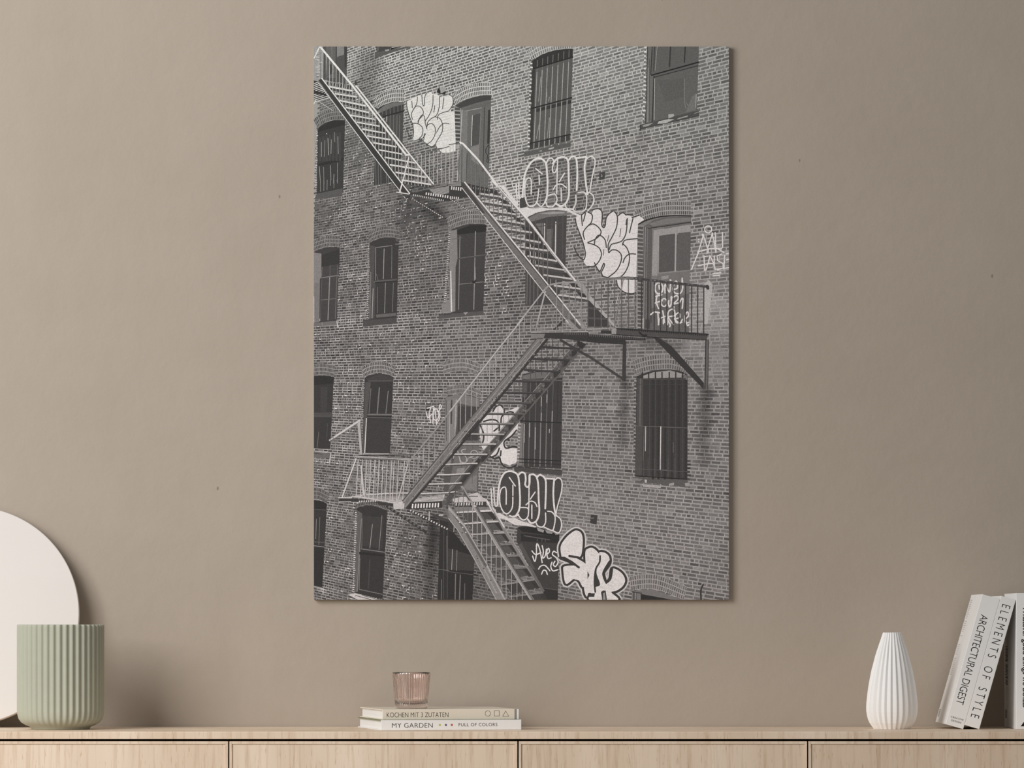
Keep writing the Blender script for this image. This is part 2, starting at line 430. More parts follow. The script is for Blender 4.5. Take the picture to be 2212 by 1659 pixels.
def wF():
    tb = [((1022,215),(980,1235)),((1083,192),(1037,1225)),((1142,170),(1100,1212)),((1203,150),(1157,1195)),((1265,132),(1222,1180)),((1328,112),(1280,1168)),((1388,98),(1345,1152))]
    seq([lambda: (P(T2, [(945,235),(985,205),(1050,160),(1150,120),(1250,95),(1350,80),(1433,82),(1398,1145),(918,1255),(945,780)], 88), P(T2, [(865,1275),(1405,1165),(1405,1215),(870,1332)], 90)),
         lambda: (P(T2, [(945,235),(1050,160),(1150,120),(1250,95),(1433,82),(1430,185),(960,325)], 54), P(T2, [(950,330),(1000,318),(962,1240),(922,1250)], 60), P(T2, [(1010,775),(1412,672),(1410,712),(1008,815)], 56), P(T2,[(965,1180),(1395,1080),(1395,1140),(940,1240)],66)),
         lambda: ([L(T2, [a, lerp(a, b, .13)], 9, 108, cap=False) for a, b in tb], [L(T2, [lerp(a, b, .13), b], 9, 158, cap=False) for a, b in tb], [L(T2,s,7,150) for s in ([(1060,410),(1035,690)],[(1128,430),(1130,640)],[(1040,960),(1010,1120)],[(1160,880),(1135,1110)],[(1285,900),(1270,1080)],[(1160,640),(1150,690)])],
                  P(T2, [(1150,1235),(1215,1215),(1210,1235),(1150,1252)], 165), P(T2, [(1030,1265),(1075,1255),(1070,1270)], 160)),
         lambda: (L(T2, [(962,318),(1430,178)], 15, 42), L(T2, [(935,778),(1416,648)], 16, 44), L(T2, [(916,1180),(1400,1072)], 14, 46), edge_bricks(T2, (938,240), (905,1245), 22, 24, 206, 100, None))])
def wG():
    seq([lambda: (P(T3, [(690,57),(1284,57),(1258,800),(660,945)], 94), P(T3, [(600,960),(1280,795),(1286,856),(600,1014)], 78)),
         lambda: (P(T3, [(690,57),(742,57),(722,380),(750,400),(742,925),(665,942)], 106), P(T3, [(768,418),(1270,292),(1257,800),(768,915)], 97)),
         lambda: (L(T3, [(742,57),(726,380)], 9, 48), L(T3, [(765,400),(742,925)], 14, 60), L(T3, [(690,57),(664,940)], 10, 66), [L(T3, s, w, t) for s, w, t in (([(800,57),(775,340)],6,150),([(955,57),(943,290)],16,58),([(1125,57),(1115,240)],14,54),([(770,57),(760,340)],10,62))],
                  P(T3, [(1200,640),(1250,600),(1246,790),(1130,820)], 112), P(T3,[(800,440),(1110,430),(1100,640),(900,700)],92)),
         lambda: (L(T3, [(735,388),(1276,238)], 15, 38), L(T3, [(772,410),(1270,278)], 10, 56), L(T3, [(772,425),(765,905)], 6, 190), L(T3, [(1115,430),(1120,700),(1136,780)], 4, 145), L(T3, [(1252,610),(1246,760)], 8, 165), L(T3, [(700,300),(690,930)], 6, 150), L(T3, [(712,200),(712,920)], 5, 70), L(T3, [(1135,700),(1160,745)], 4, 140)),
         lambda: (edge_bricks(T3, (652,57), (632,930), 18, 26, 212, 112, None), P(T3, [(820,920),(930,895),(1000,895),(900,945),(800,950)], 172), P(T3, [(1040,885),(1160,850),(1150,870),(1030,900)], 150), P(T3, [(930,840),(990,835),(1000,860),(930,890)], 165), P(T3,[(630,965),(760,935),(700,975),(640,985)],150),
                  L(T3, [(600,1012),(1286,856)], 7, 58), P(T3, [(130,1515),(200,1500),(196,1590),(130,1602)], 70)),
         lambda: (L(T3, [(150,1530),(165,1555),(150,1560)], 6, 170), L(T3,[(1230,830),(1275,815)],8,140), L(T3,[(605,960),(606,1030)],8,52))])
def wH():
    seq([lambda: (P(T4, [(40,830),(60,815),(150,780),(230,765),(345,775),(305,1625),(40,1655)], 62), P(T7, [(40,38),(300,10),(300,62),(40,84)], 104)),
         lambda: (P(T4, [(40,830),(130,845),(130,1112),(112,1130),(106,1640),(40,1655)], 122), P(T4, [(130,860),(342,790),(338,1000),(130,1020)], 54), P(T7,[(40,-10),(118,-10),(118,18),(40,38)],150)),
         lambda: (P(T4, [(40,1180),(112,1180),(106,1640),(40,1655)], 112), P(T4, [(140,1000),(330,960),(310,1600),(118,1630)], 66)),
         lambda: (L(T4, [(140,1000),(132,1110)], 7, 100), L(T4, [(98,1130),(330,1095)], 10, 118), L(T4, [(230,980),(228,1110)], 7, 92), L(T4, [(226,1120),(206,1610)], 12, 128), L(T4, [(135,1140),(117,1620)], 6, 90), L(T4, [(310,1095),(290,1600)], 9, 100), L(T4, [(122,1380),(300,1365)], 6, 112), L(T4, [(320,980),(312,1090)], 6, 100), L(T4,[(42,1340),(42,1640)],8,200), L(T7,[(45,40),(300,12)],5,60), L(T7,[(310,20),(318,90)],10,190), L(T7,[(138,30),(138,70)],5,150))])
def wI():
    seq([lambda: (P(T4, [(685,725),(720,700),(800,670),(880,657),(950,657),(1025,680),(1000,1585),(680,1605),(690,1200)], 59), P(T4, [(610,1615),(1000,1578),(1000,1650),(612,1690)], 74)),
         lambda: (P(T4, [(690,745),(750,765),(735,1180),(755,1200),(745,1590),(680,1605)], 76), P(T4, [(735,1160),(1002,1135),(1002,1160),(735,1185)], 86)),
         lambda: (L(T4, [(755,775),(945,752)], 7, 132), L(T4, [(757,780),(755,1150)], 7, 132), L(T4, [(855,790),(845,1135)], 7, 158), L(T4, [(945,760),(940,1130)], 6, 112), L(T4, [(775,1230),(775,1530)], 5, 122), L(T4, [(870,1180),(860,1530)], 6, 150), L(T4, [(962,1180),(950,1520)], 6, 116), L(T4, [(765,1080),(788,1160)], 5, 110),
                  P(T4, [(760,1550),(992,1528),(990,1565),(765,1585)], 96), L(T4, [(700,1060),(690,1590)], 10, 116), L(T4, [(728,1250),(715,1590)], 9, 150), L(T4, [(985,735),(1025,735)], 8, 130), P(T4,[(985,675),(1022,682),(1018,705),(990,700)],84)),
         lambda: (edge_bricks(T4, (668,760), (652,1600), 36, 16, 188, 80, None), L(T4, [(612,1616),(1000,1580)], 5, 54), L(T4,[(755,1180),(1002,1160)],10,44))])
def wJ():
    seq([lambda: (P(T5, [(12,582),(60,555),(150,520),(250,500),(350,498),(430,510),(395,1525),(2,1535)], 66), P(T5, [(-120,1545),(400,1500),(400,1552),(-120,1600)], 84)),
         lambda: (P(T5, [(12,582),(92,565),(98,900),(76,1000),(72,1510),(0,1535)], 126), P(T5, [(90,575),(250,515),(430,513),(426,590),(95,625)], 48), P(T5,[(-70,1400),(70,1380),(70,1500),(-90,1530)],128)),
         lambda: (L(T5, [(126,640),(110,1490)], 8, 134), L(T5, [(306,590),(286,1490)], 10, 142), L(T5, [(110,905),(420,862)], 18, 72), L(T5, [(110,1200),(410,1170)], 7, 124), L(T5, [(20,1050),(28,1510)], 14, 206, jit=.6), L(T5, [(30,680),(160,660)], 6, 96), P(T5, [(265,1160),(320,1150),(300,1190),(270,1185)], 50), L(T5,[(300,1000),(305,1140)],8,150)),
         lambda: (edge_bricks(T5, (-4,590), (-60,1420), 34, 20, 196, 90, None), L(T5, [(118,898),(420,856)], 5, 110), P(T5, [(165,1525),(220,1520),(190,1555)], 150), L(T5,[(-120,1548),(400,1503)],5,58), L(T4,[(1556,1550),(1620,1540)],18,70))])
def wK():
    seq([lambda: P(T5, [(885,432),(950,400),(1050,365),(1150,345),(1250,342),(1362,352),(1345,985),(1250,1435),(880,1455),(885,900)], 72),
         lambda: (P(T5, [(890,440),(1050,370),(1200,345),(1362,355),(1360,405),(1150,420),(960,475)], 112), [L(T5, [(x,1010),(x-6,1430)], 8, 112) for x in (905,940,985,1030)], P(T5,[(900,600),(1100,560),(1140,960),(900,960)],60)),
         lambda: (P(T5, [(1040,380),(1200,360),(1340,362),(1330,380),(1150,392)], 150), P(T5,[(1000,500),(1090,490),(1090,640)],112), P(T5,[(1130,560),(1200,560),(1190,780),(1130,730)],104), [L(T5, s, w, t) for s, w, t in (([(1105,500),(1100,740)],12,188),([(1234,480),(1228,850)],13,190),([(870,600),(868,860)],16,186),([(942,740),(940,950)],9,188),([(1002,780),(1000,960)],8,172),([(972,760),(970,960)],6,140),([(1060,840),(1062,960)],8,150),([(1175,1130),(1170,1200)],8,150),([(1235,1130),(1235,1200)],8,160))]),
         lambda: ([L(T5, s, 9, 84, cap=False) for s in ([(1000,450),(998,600)],[(1066,430),(1060,700)],[(1130,420),(1122,780)],[(1190,410),(1185,850)],[(1252,400),(1238,880)],[(1316,398),(1312,900)])], L(T5, [(968,545),(1352,480)], 10, 80), L(T5, [(860,1460),(1200,1438)], 14, 128, jit=.5))])
def wL():
    seq([lambda: (P(T6, [(575,515),(640,480),(750,440),(850,415),(980,398),(1100,398),(1190,408),(1165,1665),(555,1665)], 122), P(T6, [(572,520),(648,520),(632,1750),(560,1750)], 146)),
         lambda: ([P(T6, [(574,y),(640,y+6),(638,y+38),(574,y+30)], 84+R_.uniform(-8,10)) for y in range(530, 1740, 47)], P(T6, [(645,520),(742,560),(726,1760),(630,1760)], 94), P(T6, [(655,525),(760,455),(900,420),(1190,418),(1190,482),(760,548)], 98)),
         lambda: (P(T6, [(700,500),(900,440),(1185,430),(1185,470),(900,505),(760,530)], 120), P(T6, [(760,575),(1188,505),(1186,592),(820,640),(805,1100),(738,1100)], 152), P(T6, [(800,1090),(1172,1050),(1165,1770),(715,1770)], 116)),
         lambda: (P(T6, [(820,640),(1005,612),(996,1042),(815,1065)], 88), P(T6, [(1040,608),(1187,592),(1180,1036),(1030,1046)], 95), P(T6, [(735,1480),(1165,1300),(1165,1770),(715,1770)], 100), P(T6, [(850,1110),(940,1090),(930,1130),(850,1150)], 145), P(T6,[(880,520),(1186,480),(1186,505),(880,560)],108)),
         lambda: (L(T6, [(820,632),(815,1070)], 6, 165), L(T6, [(1016,610),(1010,1050)], 14, 165), L(T6, [(815,1070),(1190,1036)], 6, 152), L(T6, [(665,540),(640,1760)], 9, 142), L(T6, [(690,560),(668,1700)], 7, 122), L(T6, [(580,508),(700,450),(900,410),(1190,408)], 16, 48), L(T6, [(700,548),(760,545),(1188,482)], 10, 56), L(T6, [(1035,630),(1025,1040)], 5, 70),
                  L(T9, [(640,-10),(638,95)], 18, 160), P(T9, [(665,0),(716,0),(716,108),(662,100)], 74), L(T6, [(725,1180),(730,1640)], 10, 70), [L(T6, [(752,y),(752,y+4)], 6, 60) for y in (1082,1108)])])
def wM():
    seq([lambda: (P(T7, [(40,660),(100,648),(180,652),(275,665),(232,1500),(40,1490)], 57), P(T7, [(40,1510),(238,1545),(236,1605),(40,1595)], 100)),
         lambda: (P(T7, [(40,660),(180,652),(275,665),(272,740),(40,760)], 48), P(T7, [(40,1095),(258,1095),(256,1130),(40,1130)], 76), P(T7,[(120,780),(200,780),(190,1070),(120,1070)],64)),
         lambda: (L(T7, [(40,1085),(262,1082)], 7, 100), L(T7, [(100,1300),(80,1480)], 8, 96), L(T7, [(200,1200),(190,1400)], 6, 76), L(T7, [(40,1520),(195,1540)], 8, 175), L(T7, [(40,1545),(150,1560)], 6, 60), L(T7,[(240,1540),(225,1650)],12,180,jit=.6))])
def wN():
    seq([lambda: P(T7, [(630,690),(640,665),(720,635),(800,625),(880,635),(962,665),(922,1548),(600,1558)], 57),
         lambda: (P(T7, [(638,725),(702,725),(655,1120),(640,1540),(605,1555)], 80), P(T7, [(640,690),(800,630),(958,672),(955,700),(670,705)], 66), P(T7, [(655,1145),(942,1150),(922,1545),(640,1540)], 61)),
         lambda: (L(T7, [(672,712),(950,710)], 9, 98), L(T7, [(702,800),(680,1080)], 9, 104), L(T7, [(800,790),(775,1085)], 14, 112), L(T7, [(902,830),(875,1085)], 9, 118), L(T7, [(670,1100),(950,1102)], 18, 110), L(T7, [(660,1132),(940,1140)], 10, 86), L(T7, [(650,1145),(630,1545)], 11, 200), L(T7, [(610,1552),(910,1556)], 12, 150, jit=.8)),
         lambda: (edge_bricks(T7, (612,700), (590,1180), 20, 16, 176, 84, None), L(T7, [(670,1118),(948,1120)], 6, 40))])
def wO():
    seq([lambda: P(T8, [(-45,905),(0,885),(150,860),(260,878),(355,915),(335,2000),(-60,2000)], 84),
         lambda: (P(T8, [(-40,905),(60,875),(180,870),(352,918),(350,1010),(250,1000),(-40,935)], 118), P(T8, [(-40,940),(100,930),(92,1200),(15,1700),(-60,1700)], 126), P(T8, [(105,1005),(342,1012),(330,1400),(98,1400)], 68), P(T8, [(98,1400),(350,1400),(325,1990),(-10,1990)], 106)),
         lambda: (L(T8, [(85,930),(70,1260)], 14, 152), L(T8, [(-30,940),(-30,1400)], 10, 90), L(T8, [(30,940),(25,1200)], 18, 70), L(T8, [(195,1010),(185,1400)], 12, 58), L(T8, [(265,1010),(255,1400)], 8, 84), P(TB, [(205,212),(322,200),(322,382),(165,350)], 122), [L(T8, [(x,1410),(x-8,1900)], 5, 84) for x in (150,210,275)], P(TB,[(90,120),(180,110),(175,190),(85,190)],135))])
def wP():
    vb = [(868,10,150),(930,14,120),(998,11,132),(1062,11,152),(1128,11,140),(1192,10,132),(1248,8,84)]
    seq([lambda: (P(T8, [(845,640),(900,620),(1000,605),(1150,600),(1312,635),(1296,1725),(795,1700),(820,1200),(845,900)], 65), P(TB, [(752,98),(1308,142),(1302,197),(755,148)], 76)),
         lambda: (P(T8, [(850,650),(1000,612),(1150,606),(1310,642),(1308,672),(850,690)], 108), P(T8, [(815,1195),(856,1195),(845,1690),(795,1690)], 118), P(T8,[(850,700),(905,700),(900,900),(845,900)],84)),
         lambda: ([L(T8, [(x+14,700),(x-2,1200)], w-3, t-34, cap=False) for x, w, t in vb], [L(T8, [(x-2,1200),(x-12,1700)], w, t-22, cap=False) for x, w, t in vb], [L(T8, [(x+2,a),(x,b)], 9, 168) for x,a,b in ((930,1200,1360),(1065,900,1000),(1130,870,960),(1064,1080,1180),(995,1250,1500),(1190,1060,1180),(868,1210,1420),(1158,1270,1310))]),
         lambda: (L(T8, [(812,1172),(1302,1196)], 12, 46), L(T8, [(798,1612),(1292,1636)], 12, 46), L(T8, [(900,698),(1312,706)], 9, 100), L(TB, [(790,45),(1292,72)], 10, 50), L(TB, [(755,98),(1308,142)], 6, 50), edge_bricks(T8,(805,1200),(785,1660),12,22,180,110,None))])
def wQ():
    xs = (715,780,855,935,1015,1095)
    seq([lambda: (P(T9, [(560,660),(600,640),(700,605),(820,582),(950,578),(1050,590),(1152,640),(1150,1855),(545,1815)], 63), P(TC, [(510,213),(1150,248),(1180,342),(940,305),(560,275)], 92)),
         lambda: (P(T9, [(640,650),(760,610),(950,590),(1120,635),(1125,672),(640,682)], 152), P(T9, [(570,680),(640,680),(626,1800),(548,1800)], 80), P(T9, [(1080,640),(1150,645),(1148,700),(1080,690)], 110), P(T9,[(640,1260),(1145,1270),(1145,1840),(640,1810)],68)),
         lambda: ([L(T9, [(x,608),(x,682)], 15, 54, cap=False) for x in (630,702,780,856,940,1015,1095)], P(T9, [(635,682),(1130,680),(1130,700),(635,702)], 72), [L(T9, [(x,700),(x-4,1850)], 6, 82, cap=False) for x in xs], [L(T9,[(x+38,700),(x+34,1850)],26,58,cap=False) for x in xs]),
         lambda: (L(T9, [(608,690),(600,1225)], 16, 104), L(T9, [(545,750),(1152,752)], 6, 72), L(T9, [(540,1230),(1150,1255)], 8, 100), L(T9, [(668,1240),(664,1520)], 9, 190), L(T9, [(842,1240),(836,1735)], 11, 208), L(T9, [(987,1420),(985,1540)], 6, 118), L(TC, [(862,135),(985,146)], 5, 190), L(T9,[(650,1240),(640,1640)],6,110),
                  [L(TC, [(x,0),(x,230)], 8, 84, cap=False) for x in (600,645,695,770,845,925,1005,1090)], edge_bricks(T9, (535,700), (525,1650), 22, 22, 150, 78, None)),
         lambda: (L(TC, [(548,120),(1150,156)], 8, 90), L(TC, [(548,206),(1150,242)], 10, 40), P(TC, [(655,245),(682,250),(678,285),(658,280)], 188), P(TC, [(935,295),(995,280),(995,312),(940,318)], 156), P(TC, [(1120,290),(1175,275),(1172,325),(1125,325)], 152), P(TC, [(620,300),(850,318),(840,345),(640,330)], 168), P(TC,[(520,225),(640,240),(600,262),(520,258)],128), edge_bricks(TC,(1150,0),(1150,250),6,30,160,72,None))])
def wR():
    seq([lambda: P(TA, [(40,480),(100,485),(150,500),(193,525),(140,1490),(40,1480)], 55),
         lambda: (P(TA, [(40,480),(150,500),(193,525),(190,590),(40,580)], 46), P(TA, [(40,1030),(162,1040),(140,1480),(40,1480)], 48)),
         lambda: (L(TA, [(40,590),(188,600)], 4, 90), L(TA, [(40,1010),(165,1026)], 6, 150), L(TA, [(40,965),(168,975)], 14, 78), L(TA, [(72,700),(65,930)], 5, 140), L(TA, [(112,680),(100,1000)], 5, 120), L(TA, [(40,1476),(140,1502)], 8, 150), L(TA, [(122,1510),(150,1510),(146,1560)], 8, 190))])
def wS():
    seq([lambda: P(TA, [(538,580),(560,565),(640,548),(700,545),(770,560),(892,602),(836,1625),(495,1562),(540,900)], 55),
         lambda: (P(TA, [(545,600),(602,640),(580,1050),(552,1540),(503,1560)], 92), P(TA, [(600,660),(850,680),(835,1040),(590,1010)], 62), P(TA, [(440,1575),(520,1558),(775,1622),(740,1640),(560,1640)], 186)),
         lambda: (L(TA, [(592,700),(542,1540)], 10, 122), L(TA, [(720,760),(690,1040)], 6, 160), L(TA, [(830,660),(795,1060)], 6, 134), L(TA, [(602,690),(596,1040)], 6, 112), L(TA, [(590,1047),(862,1086)], 11, 112), P(TA, [(566,1080),(860,1110),(858,1135),(566,1110)], 46), L(TA, [(690,1170),(672,1500)], 12, 70), L(TA, [(568,1515),(832,1572)], 9, 112), L(TA, [(575,1150),(566,1510)], 6, 120), L(TA, [(520,1585),(700,1632)], 7, 70), L(TA, [(600,1585),(750,1622)], 7, 80)),
         lambda: (edge_bricks(TA, (520,620), (488,1560), 38, 22, 204, 92, None),)])
def wT():
    seq([lambda: (P(TA, [(1500,715),(1610,740),(1610,1640),(1470,1640)], 52), P(TB, [(-10,735),(60,865),(170,1000),(300,1130),(285,1300),(270,1640),(-10,1640)], 49)),
         lambda: (P(TB, [(-10,1040),(292,1130),(288,1300),(-10,1290)], 64), [L(TA, [(x,820),(x-6,1620)], 8, 76) for x in (1545,1590)], P(TB,[(-10,700),(60,800),(70,860),(-10,840)],60)),
         lambda: (L(TB, [(40,1050),(30,1290)], 6, 170), L(TB, [(92,1060),(85,1300)], 6, 135), L(TB, [(-10,1310),(282,1345)], 6, 92), L(TB, [(75,1340),(70,1640)], 12, 112), L(TB, [(130,1350),(120,1640)], 12, 112), L(TB, [(182,1450),(178,1640)], 10, 96), L(TA, [(1580,900),(1582,1300)], 7, 120), L(TA, [(1480,1280),(1605,1300)], 6, 110), L(TB,[(60,760),(55,850)],10,150), L(TA, [(1520,1400),(1515,1630)],6,120))])
def wU():
    seq([lambda: P(TB, [(790,800),(850,782),(1000,785),(1275,882),(1256,1640),(1085,1640),(1085,1500),(890,1180),(780,960)], 66),
         lambda: (P(TB, [(790,800),(1000,787),(1275,882),(1275,905),(850,850)], 46), P(TB, [(1090,1500),(1258,1530),(1256,1640),(1085,1640)], 52), P(TB, [(830,870),(1272,900),(1270,980),(830,960)], 50), P(TB, [(800,1000),(840,980),(1000,1290),(950,1270)], 84)),
         lambda: (L(TB, [(870,895),(1160,942)], 12, 88), L(TB, [(1090,1500),(1258,1524)], 6, 92), [L(TB, [(x,930),(x-2,965)], 6, 100) for x in (1020,1075,1115)], P(TB, [(1010,795),(1060,815),(1100,830),(1090,860),(1030,840)], 150), P(TB, [(1110,830),(1200,850),(1190,875),(1130,865)], 140), P(TB,[(1210,850),(1272,880),(1230,885)],130))])
def wV():
    seq([lambda: P(TC, [(508,1550),(560,1532),(650,1520),(760,1520),(880,1560),(1100,1640),(508,1640)], 116),
         lambda: (P(TC, [(610,1568),(1000,1640),(610,1640)], 50), P(TC, [(520,1552),(562,1552),(562,1640),(520,1640)], 84)),
         lambda: (L(TC, [(548,1550),(546,1640)], 10, 150), L(TC, [(515,1545),(620,1560)], 10, 60), P(TC, [(35,648),(110,660),(100,768),(25,750)], 64), L(TC, [(1330,1462),(1306,1530),(1308,1640)], 20, 60)),
         lambda: (dashline(TC, (35,692), (75,690), 3, 6, 190, None),)])
for w in (wA,wB,wC,wD,wE,wF,wG,wH,wI,wJ,wK,wL,wM,wN,wO,wP,wQ,wR,wS,wT,wU,wV): w()
# ------------------------------------------------------------------ painted writing on the wall
lay(15)
KY1 = [(1115,690),(1150,675),(1190,650),(1225,640),(1250,620),(1290,612),(1340,600),(1390,580),(1425,612),(1465,605),(1500,640),(1545,630),(1605,615),(1640,612),(1655,680),(1635,760),(1625,805),(1668,812),(1682,1170),(1605,1215),(1560,1225),(1470,1232),(1440,1192),(1400,1215),(1350,1190),(1285,1115),(1200,1142),(1188,1105),(1195,960),(1150,870),(1118,760)]
P(T1, KY1, 208); P(T1, [(1490,1245),(1605,1215),(1680,1180),(1680,1265),(1600,1282),(1525,1284)], 212)
courses(T1(KY1), 190, 16)
LL(T1, 9, 70, 17, [(1115,690),(1120,760),(1150,870),(1185,960),(1195,1050),(1185,1110),(1150,1100),(1115,1010)], [(1175,690),(1180,765)], [(1240,640),(1230,720),(1190,790),(1170,840),(1182,900)],
   [(1185,800),(1220,750),(1270,750),(1305,800),(1300,850),(1260,900),(1245,940),(1190,945)], [(1195,940),(1250,950),(1300,1000),(1295,1080),(1260,1120),(1280,1140),(1330,1075),(1318,1070),(1312,1135),(1280,1130)],
   [(1290,620),(1300,720),(1318,738),(1325,640),(1345,598)], [(1420,620),(1415,740),(1380,840),(1330,920)], [(1440,740),(1430,815)], [(1495,640),(1490,760),(1460,850),(1400,890),(1360,930),(1345,1000)],
   [(1345,1000),(1360,960),(1410,950),(1445,1000),(1440,1080),(1400,1150),(1340,1190)], [(1545,650),(1530,775)], [(1605,800),(1490,840),(1470,900)], [(1440,868),(1500,890),(1530,960),(1525,1040),(1500,1090),(1450,1180),(1465,1228)],
   [(1460,1050),(1500,980),(1550,945),(1605,950)], [(1245,920),(1290,850),(1320,865),(1330,940),(1350,1010)], [(1330,1170),(1400,1215),(1440,1190)], [(1605,615),(1645,640),(1650,720),(1610,790)])
seq([lambda: (P(T1, [(1465,570),(1490,520),(1510,600),(1470,592)], 45), P(T1, [(1490,518),(1570,538),(1562,580),(1518,602)], 150), P(T1, [(1508,602),(1568,570),(1560,612),(1520,608)], 48))], 18)
# OKAH, upper
lay(16)
P(T5, [(575,50),(640,60),(700,150),(770,225),(800,320),(900,306),(960,330),(1080,312),(1170,330),(1300,306),(1400,340),(1500,395),(1480,408),(1360,352),(1250,338),(1130,345),(1000,372),(890,432),(780,300),(660,150)], 208)
P(T5, [(815,205),(870,190),(900,305),(822,322)], 72)
W = 214
LL(T5, 21, W, 17, [(850,190),(860,60),(880,-80),(940,-200),(1020,-255),(1080,-245),(1120,-190),(1135,-60),(1138,60),(1130,190),(1105,258)],
   [(1200,-200),(1260,-260),(1330,-270),(1375,-225),(1382,-60),(1385,160),(1350,260),(1290,296),(1240,268)], [(1375,-230),(1420,-275),(1468,-255),(1482,-100),(1475,110)], [(1475,-260),(1590,-275)], [(1590,-275),(1566,-150),(1580,20),(1602,160)])
LL(T5, 14, W, 17, [(880,30),(890,-5),(920,-28),(950,0),(948,155)], [(880,20),(876,150),(892,240),(930,297),(980,290),(1020,230),(1036,100)], [(1000,-140),(1075,-78)], [(1040,-60),(1044,45)], [(1125,-195),(1150,-250),(1190,-255),(1210,-215),(1195,-150),(1200,-100),(1225,-95),(1250,-150),(1256,-240)],
   [(1254,-240),(1245,150)], [(1335,-85),(1275,12)], [(1205,105),(1240,52),(1300,42),(1358,85)], [(1138,176),(1215,155),(1242,190),(1245,240),(1205,298)], [(1120,250),(1140,300),(1200,302)], [(1295,92),(1298,235)], [(1465,170),(1465,260),(1432,335)], [(1490,142),(1560,135),(1590,200),(1582,320),(1535,362)], [(1345,275),(1360,320),(1432,335),(1460,362),(1535,362)],
   [(775,40),(790,285)], [(805,30),(812,200),(830,190),(858,190)], [(1020,260),(1060,300),(1105,262)])
LL(T3, 14, W, 17, [(-10,1350),(40,1325),(80,1362),(80,1430),(50,1560),(22,1740)], [(20,1745),(62,1785),(62,1870),(0,1955)], [(-40,1745),(-10,1760),(10,1745)])
# KYOU, right
lay(15)
KY2 = [(-145,440),(-125,400),(-75,395),(-45,372),(0,365),(40,385),(60,345),(110,328),(160,345),(166,430),(172,540),(195,545),(210,440),(240,380),(290,358),(330,390),(345,398),(400,362),(440,402),(480,398),(520,430),(590,408),(652,450),(580,500),(572,660),(560,1122),(400,1132),(330,1130),(240,1120),(200,1122),(160,1090),(140,1040),(80,990),(0,992),(-35,965),(-55,915),(-38,850),(-50,760),(-80,650),(-130,520)]
P(T6, KY2, 218); courses(T6(KY2), 205, 16)
P(T6, [(330,1150),(560,1150),(555,1300),(480,1310),(415,1290),(345,1215)], 220)
LL(T6, 13, 66, 17, [(-145,440),(-130,520),(-80,650),(-45,760),(-30,850),(-50,915),(-110,870),(-160,770)], [(-75,400),(-65,520)], [(-75,400),(-30,372),(-52,470)], [(0,365),(50,400),(40,480),(5,520),(-35,565),(-55,610),(-40,680)], [(5,520),(60,502),(120,540),(152,592),(130,640),(80,680),(0,715)], [(80,685),(75,745)],
   [(0,722),(70,742),(130,780),(156,850),(130,930),(70,990),(0,992)], [(55,340),(110,325),(152,345),(166,400),(160,510),(180,545),(200,520),(210,440),(240,390),(290,352)], [(310,360),(340,420),(330,540),(280,650),(235,740),(240,835)], [(345,410),(400,372),(442,400)], [(450,450),(440,510)], [(455,440),(442,600),(400,690),(340,720),(270,740),(245,800)], [(520,440),(500,520),(480,605)], [(510,430),(590,402)], [(455,395),(520,400)],
   [(570,672),(430,690),(400,745)], [(245,832),(280,802),(340,810),(385,860),(380,940),(330,1040),(235,1120)], [(400,730),(450,780),(480,870),(470,970),(430,1060),(380,1112)], [(405,950),(430,890),(480,850),(552,850)], [(80,690),(110,640),(150,638),(200,690),(212,775)], [(75,950),(110,1020),(140,1050),(180,960),(190,985),(165,1040),(155,1062),(175,1105),(225,1120)], [(330,1155),(350,1230),(420,1290),(500,1308),(552,1296)])
LL(T6, 8, 66, 17, [(380,555),(368,650)], [(242,630),(225,700)], [(185,795),(178,865)])
# tag at the right edge
ell(T6, 1390, 565, 40, 40, 14, W, 16)
LL(T6, 14, W, 16, [(1320,620),(1330,645),(1270,850),(1195,1030)], [(1330,620),(1385,790),(1392,838)], [(1382,785),(1440,608)], [(1435,605),(1460,720),(1480,830)], [(1470,600),(1478,790)], [(1472,780),(1540,792),(1556,770),(1555,600)], [(1270,825),(1400,790),(1500,788)], [(1500,790),(1572,832)], [(1392,805),(1376,842)],
   [(1340,870),(1352,1040)], [(1340,880),(1412,868),(1365,1035)], [(1410,868),(1450,950),(1472,1030)], [(1460,870),(1462,1000)], [(1275,985),(1400,958),(1452,962)], [(1545,850),(1492,870),(1500,925),(1560,960),(1562,1010),(1498,1035)], [(1580,865),(1572,1025)], [(1470,1025),(1628,1008)], [(1445,1075),(1535,1066)], [(1447,1102),(1522,1096)], [(1280,678),(1281,682)], [(1280,705),(1281,709)], [(1600,845),(1628,840)], [(1600,918),(1628,912)], smooth=False)
P(T6, [(1340,1200),(1400,1150),(1440,1200),(1420,1400),(1380,1660),(1345,1660)], 178, 15)
# ONE FOUR THREE on the door
ell(T6, 820, 1245, 46, 64, 18, 222, 16)
LL(T6, 16, 222, 16, [(822,1210),(826,1255)], [(890,1300),(892,1200),(942,1290),(955,1185)], [(950,1150),(958,1152)], [(990,1258),(1035,1240),(1025,1165),(995,1190),(985,1270),(1020,1305),(1070,1300),(1095,1240),(1090,1135)], [(1090,1130),(1088,1180)],
   [(800,1325),(790,1400),(816,1480)], [(768,1418),(860,1388)], [(785,1340),(855,1320)], [(935,1385),(935,1450),(960,1430),(968,1340)], [(962,1345),(960,1440),(940,1462)], [(980,1352),(1030,1330),(1042,1370),(990,1425),(1055,1412)], [(1052,1420),(1096,1358),(1090,1478)], [(995,1460),(985,1500)],
   [(725,1550),(770,1520),(835,1530)], [(808,1520),(818,1665)], [(835,1592),(890,1570)], [(865,1508),(885,1640)], [(920,1665),(930,1520),(990,1490),(1002,1560),(932,1580),(988,1665)], [(1000,1600),(1060,1582),(1050,1530),(1010,1560),(1020,1640),(1085,1640)], [(1128,1600),(1162,1562),(1150,1518),(1122,1570),(1126,1640),(1168,1640)])
ell(T6, 880, 1410, 34, 44, 16, 222, 16)
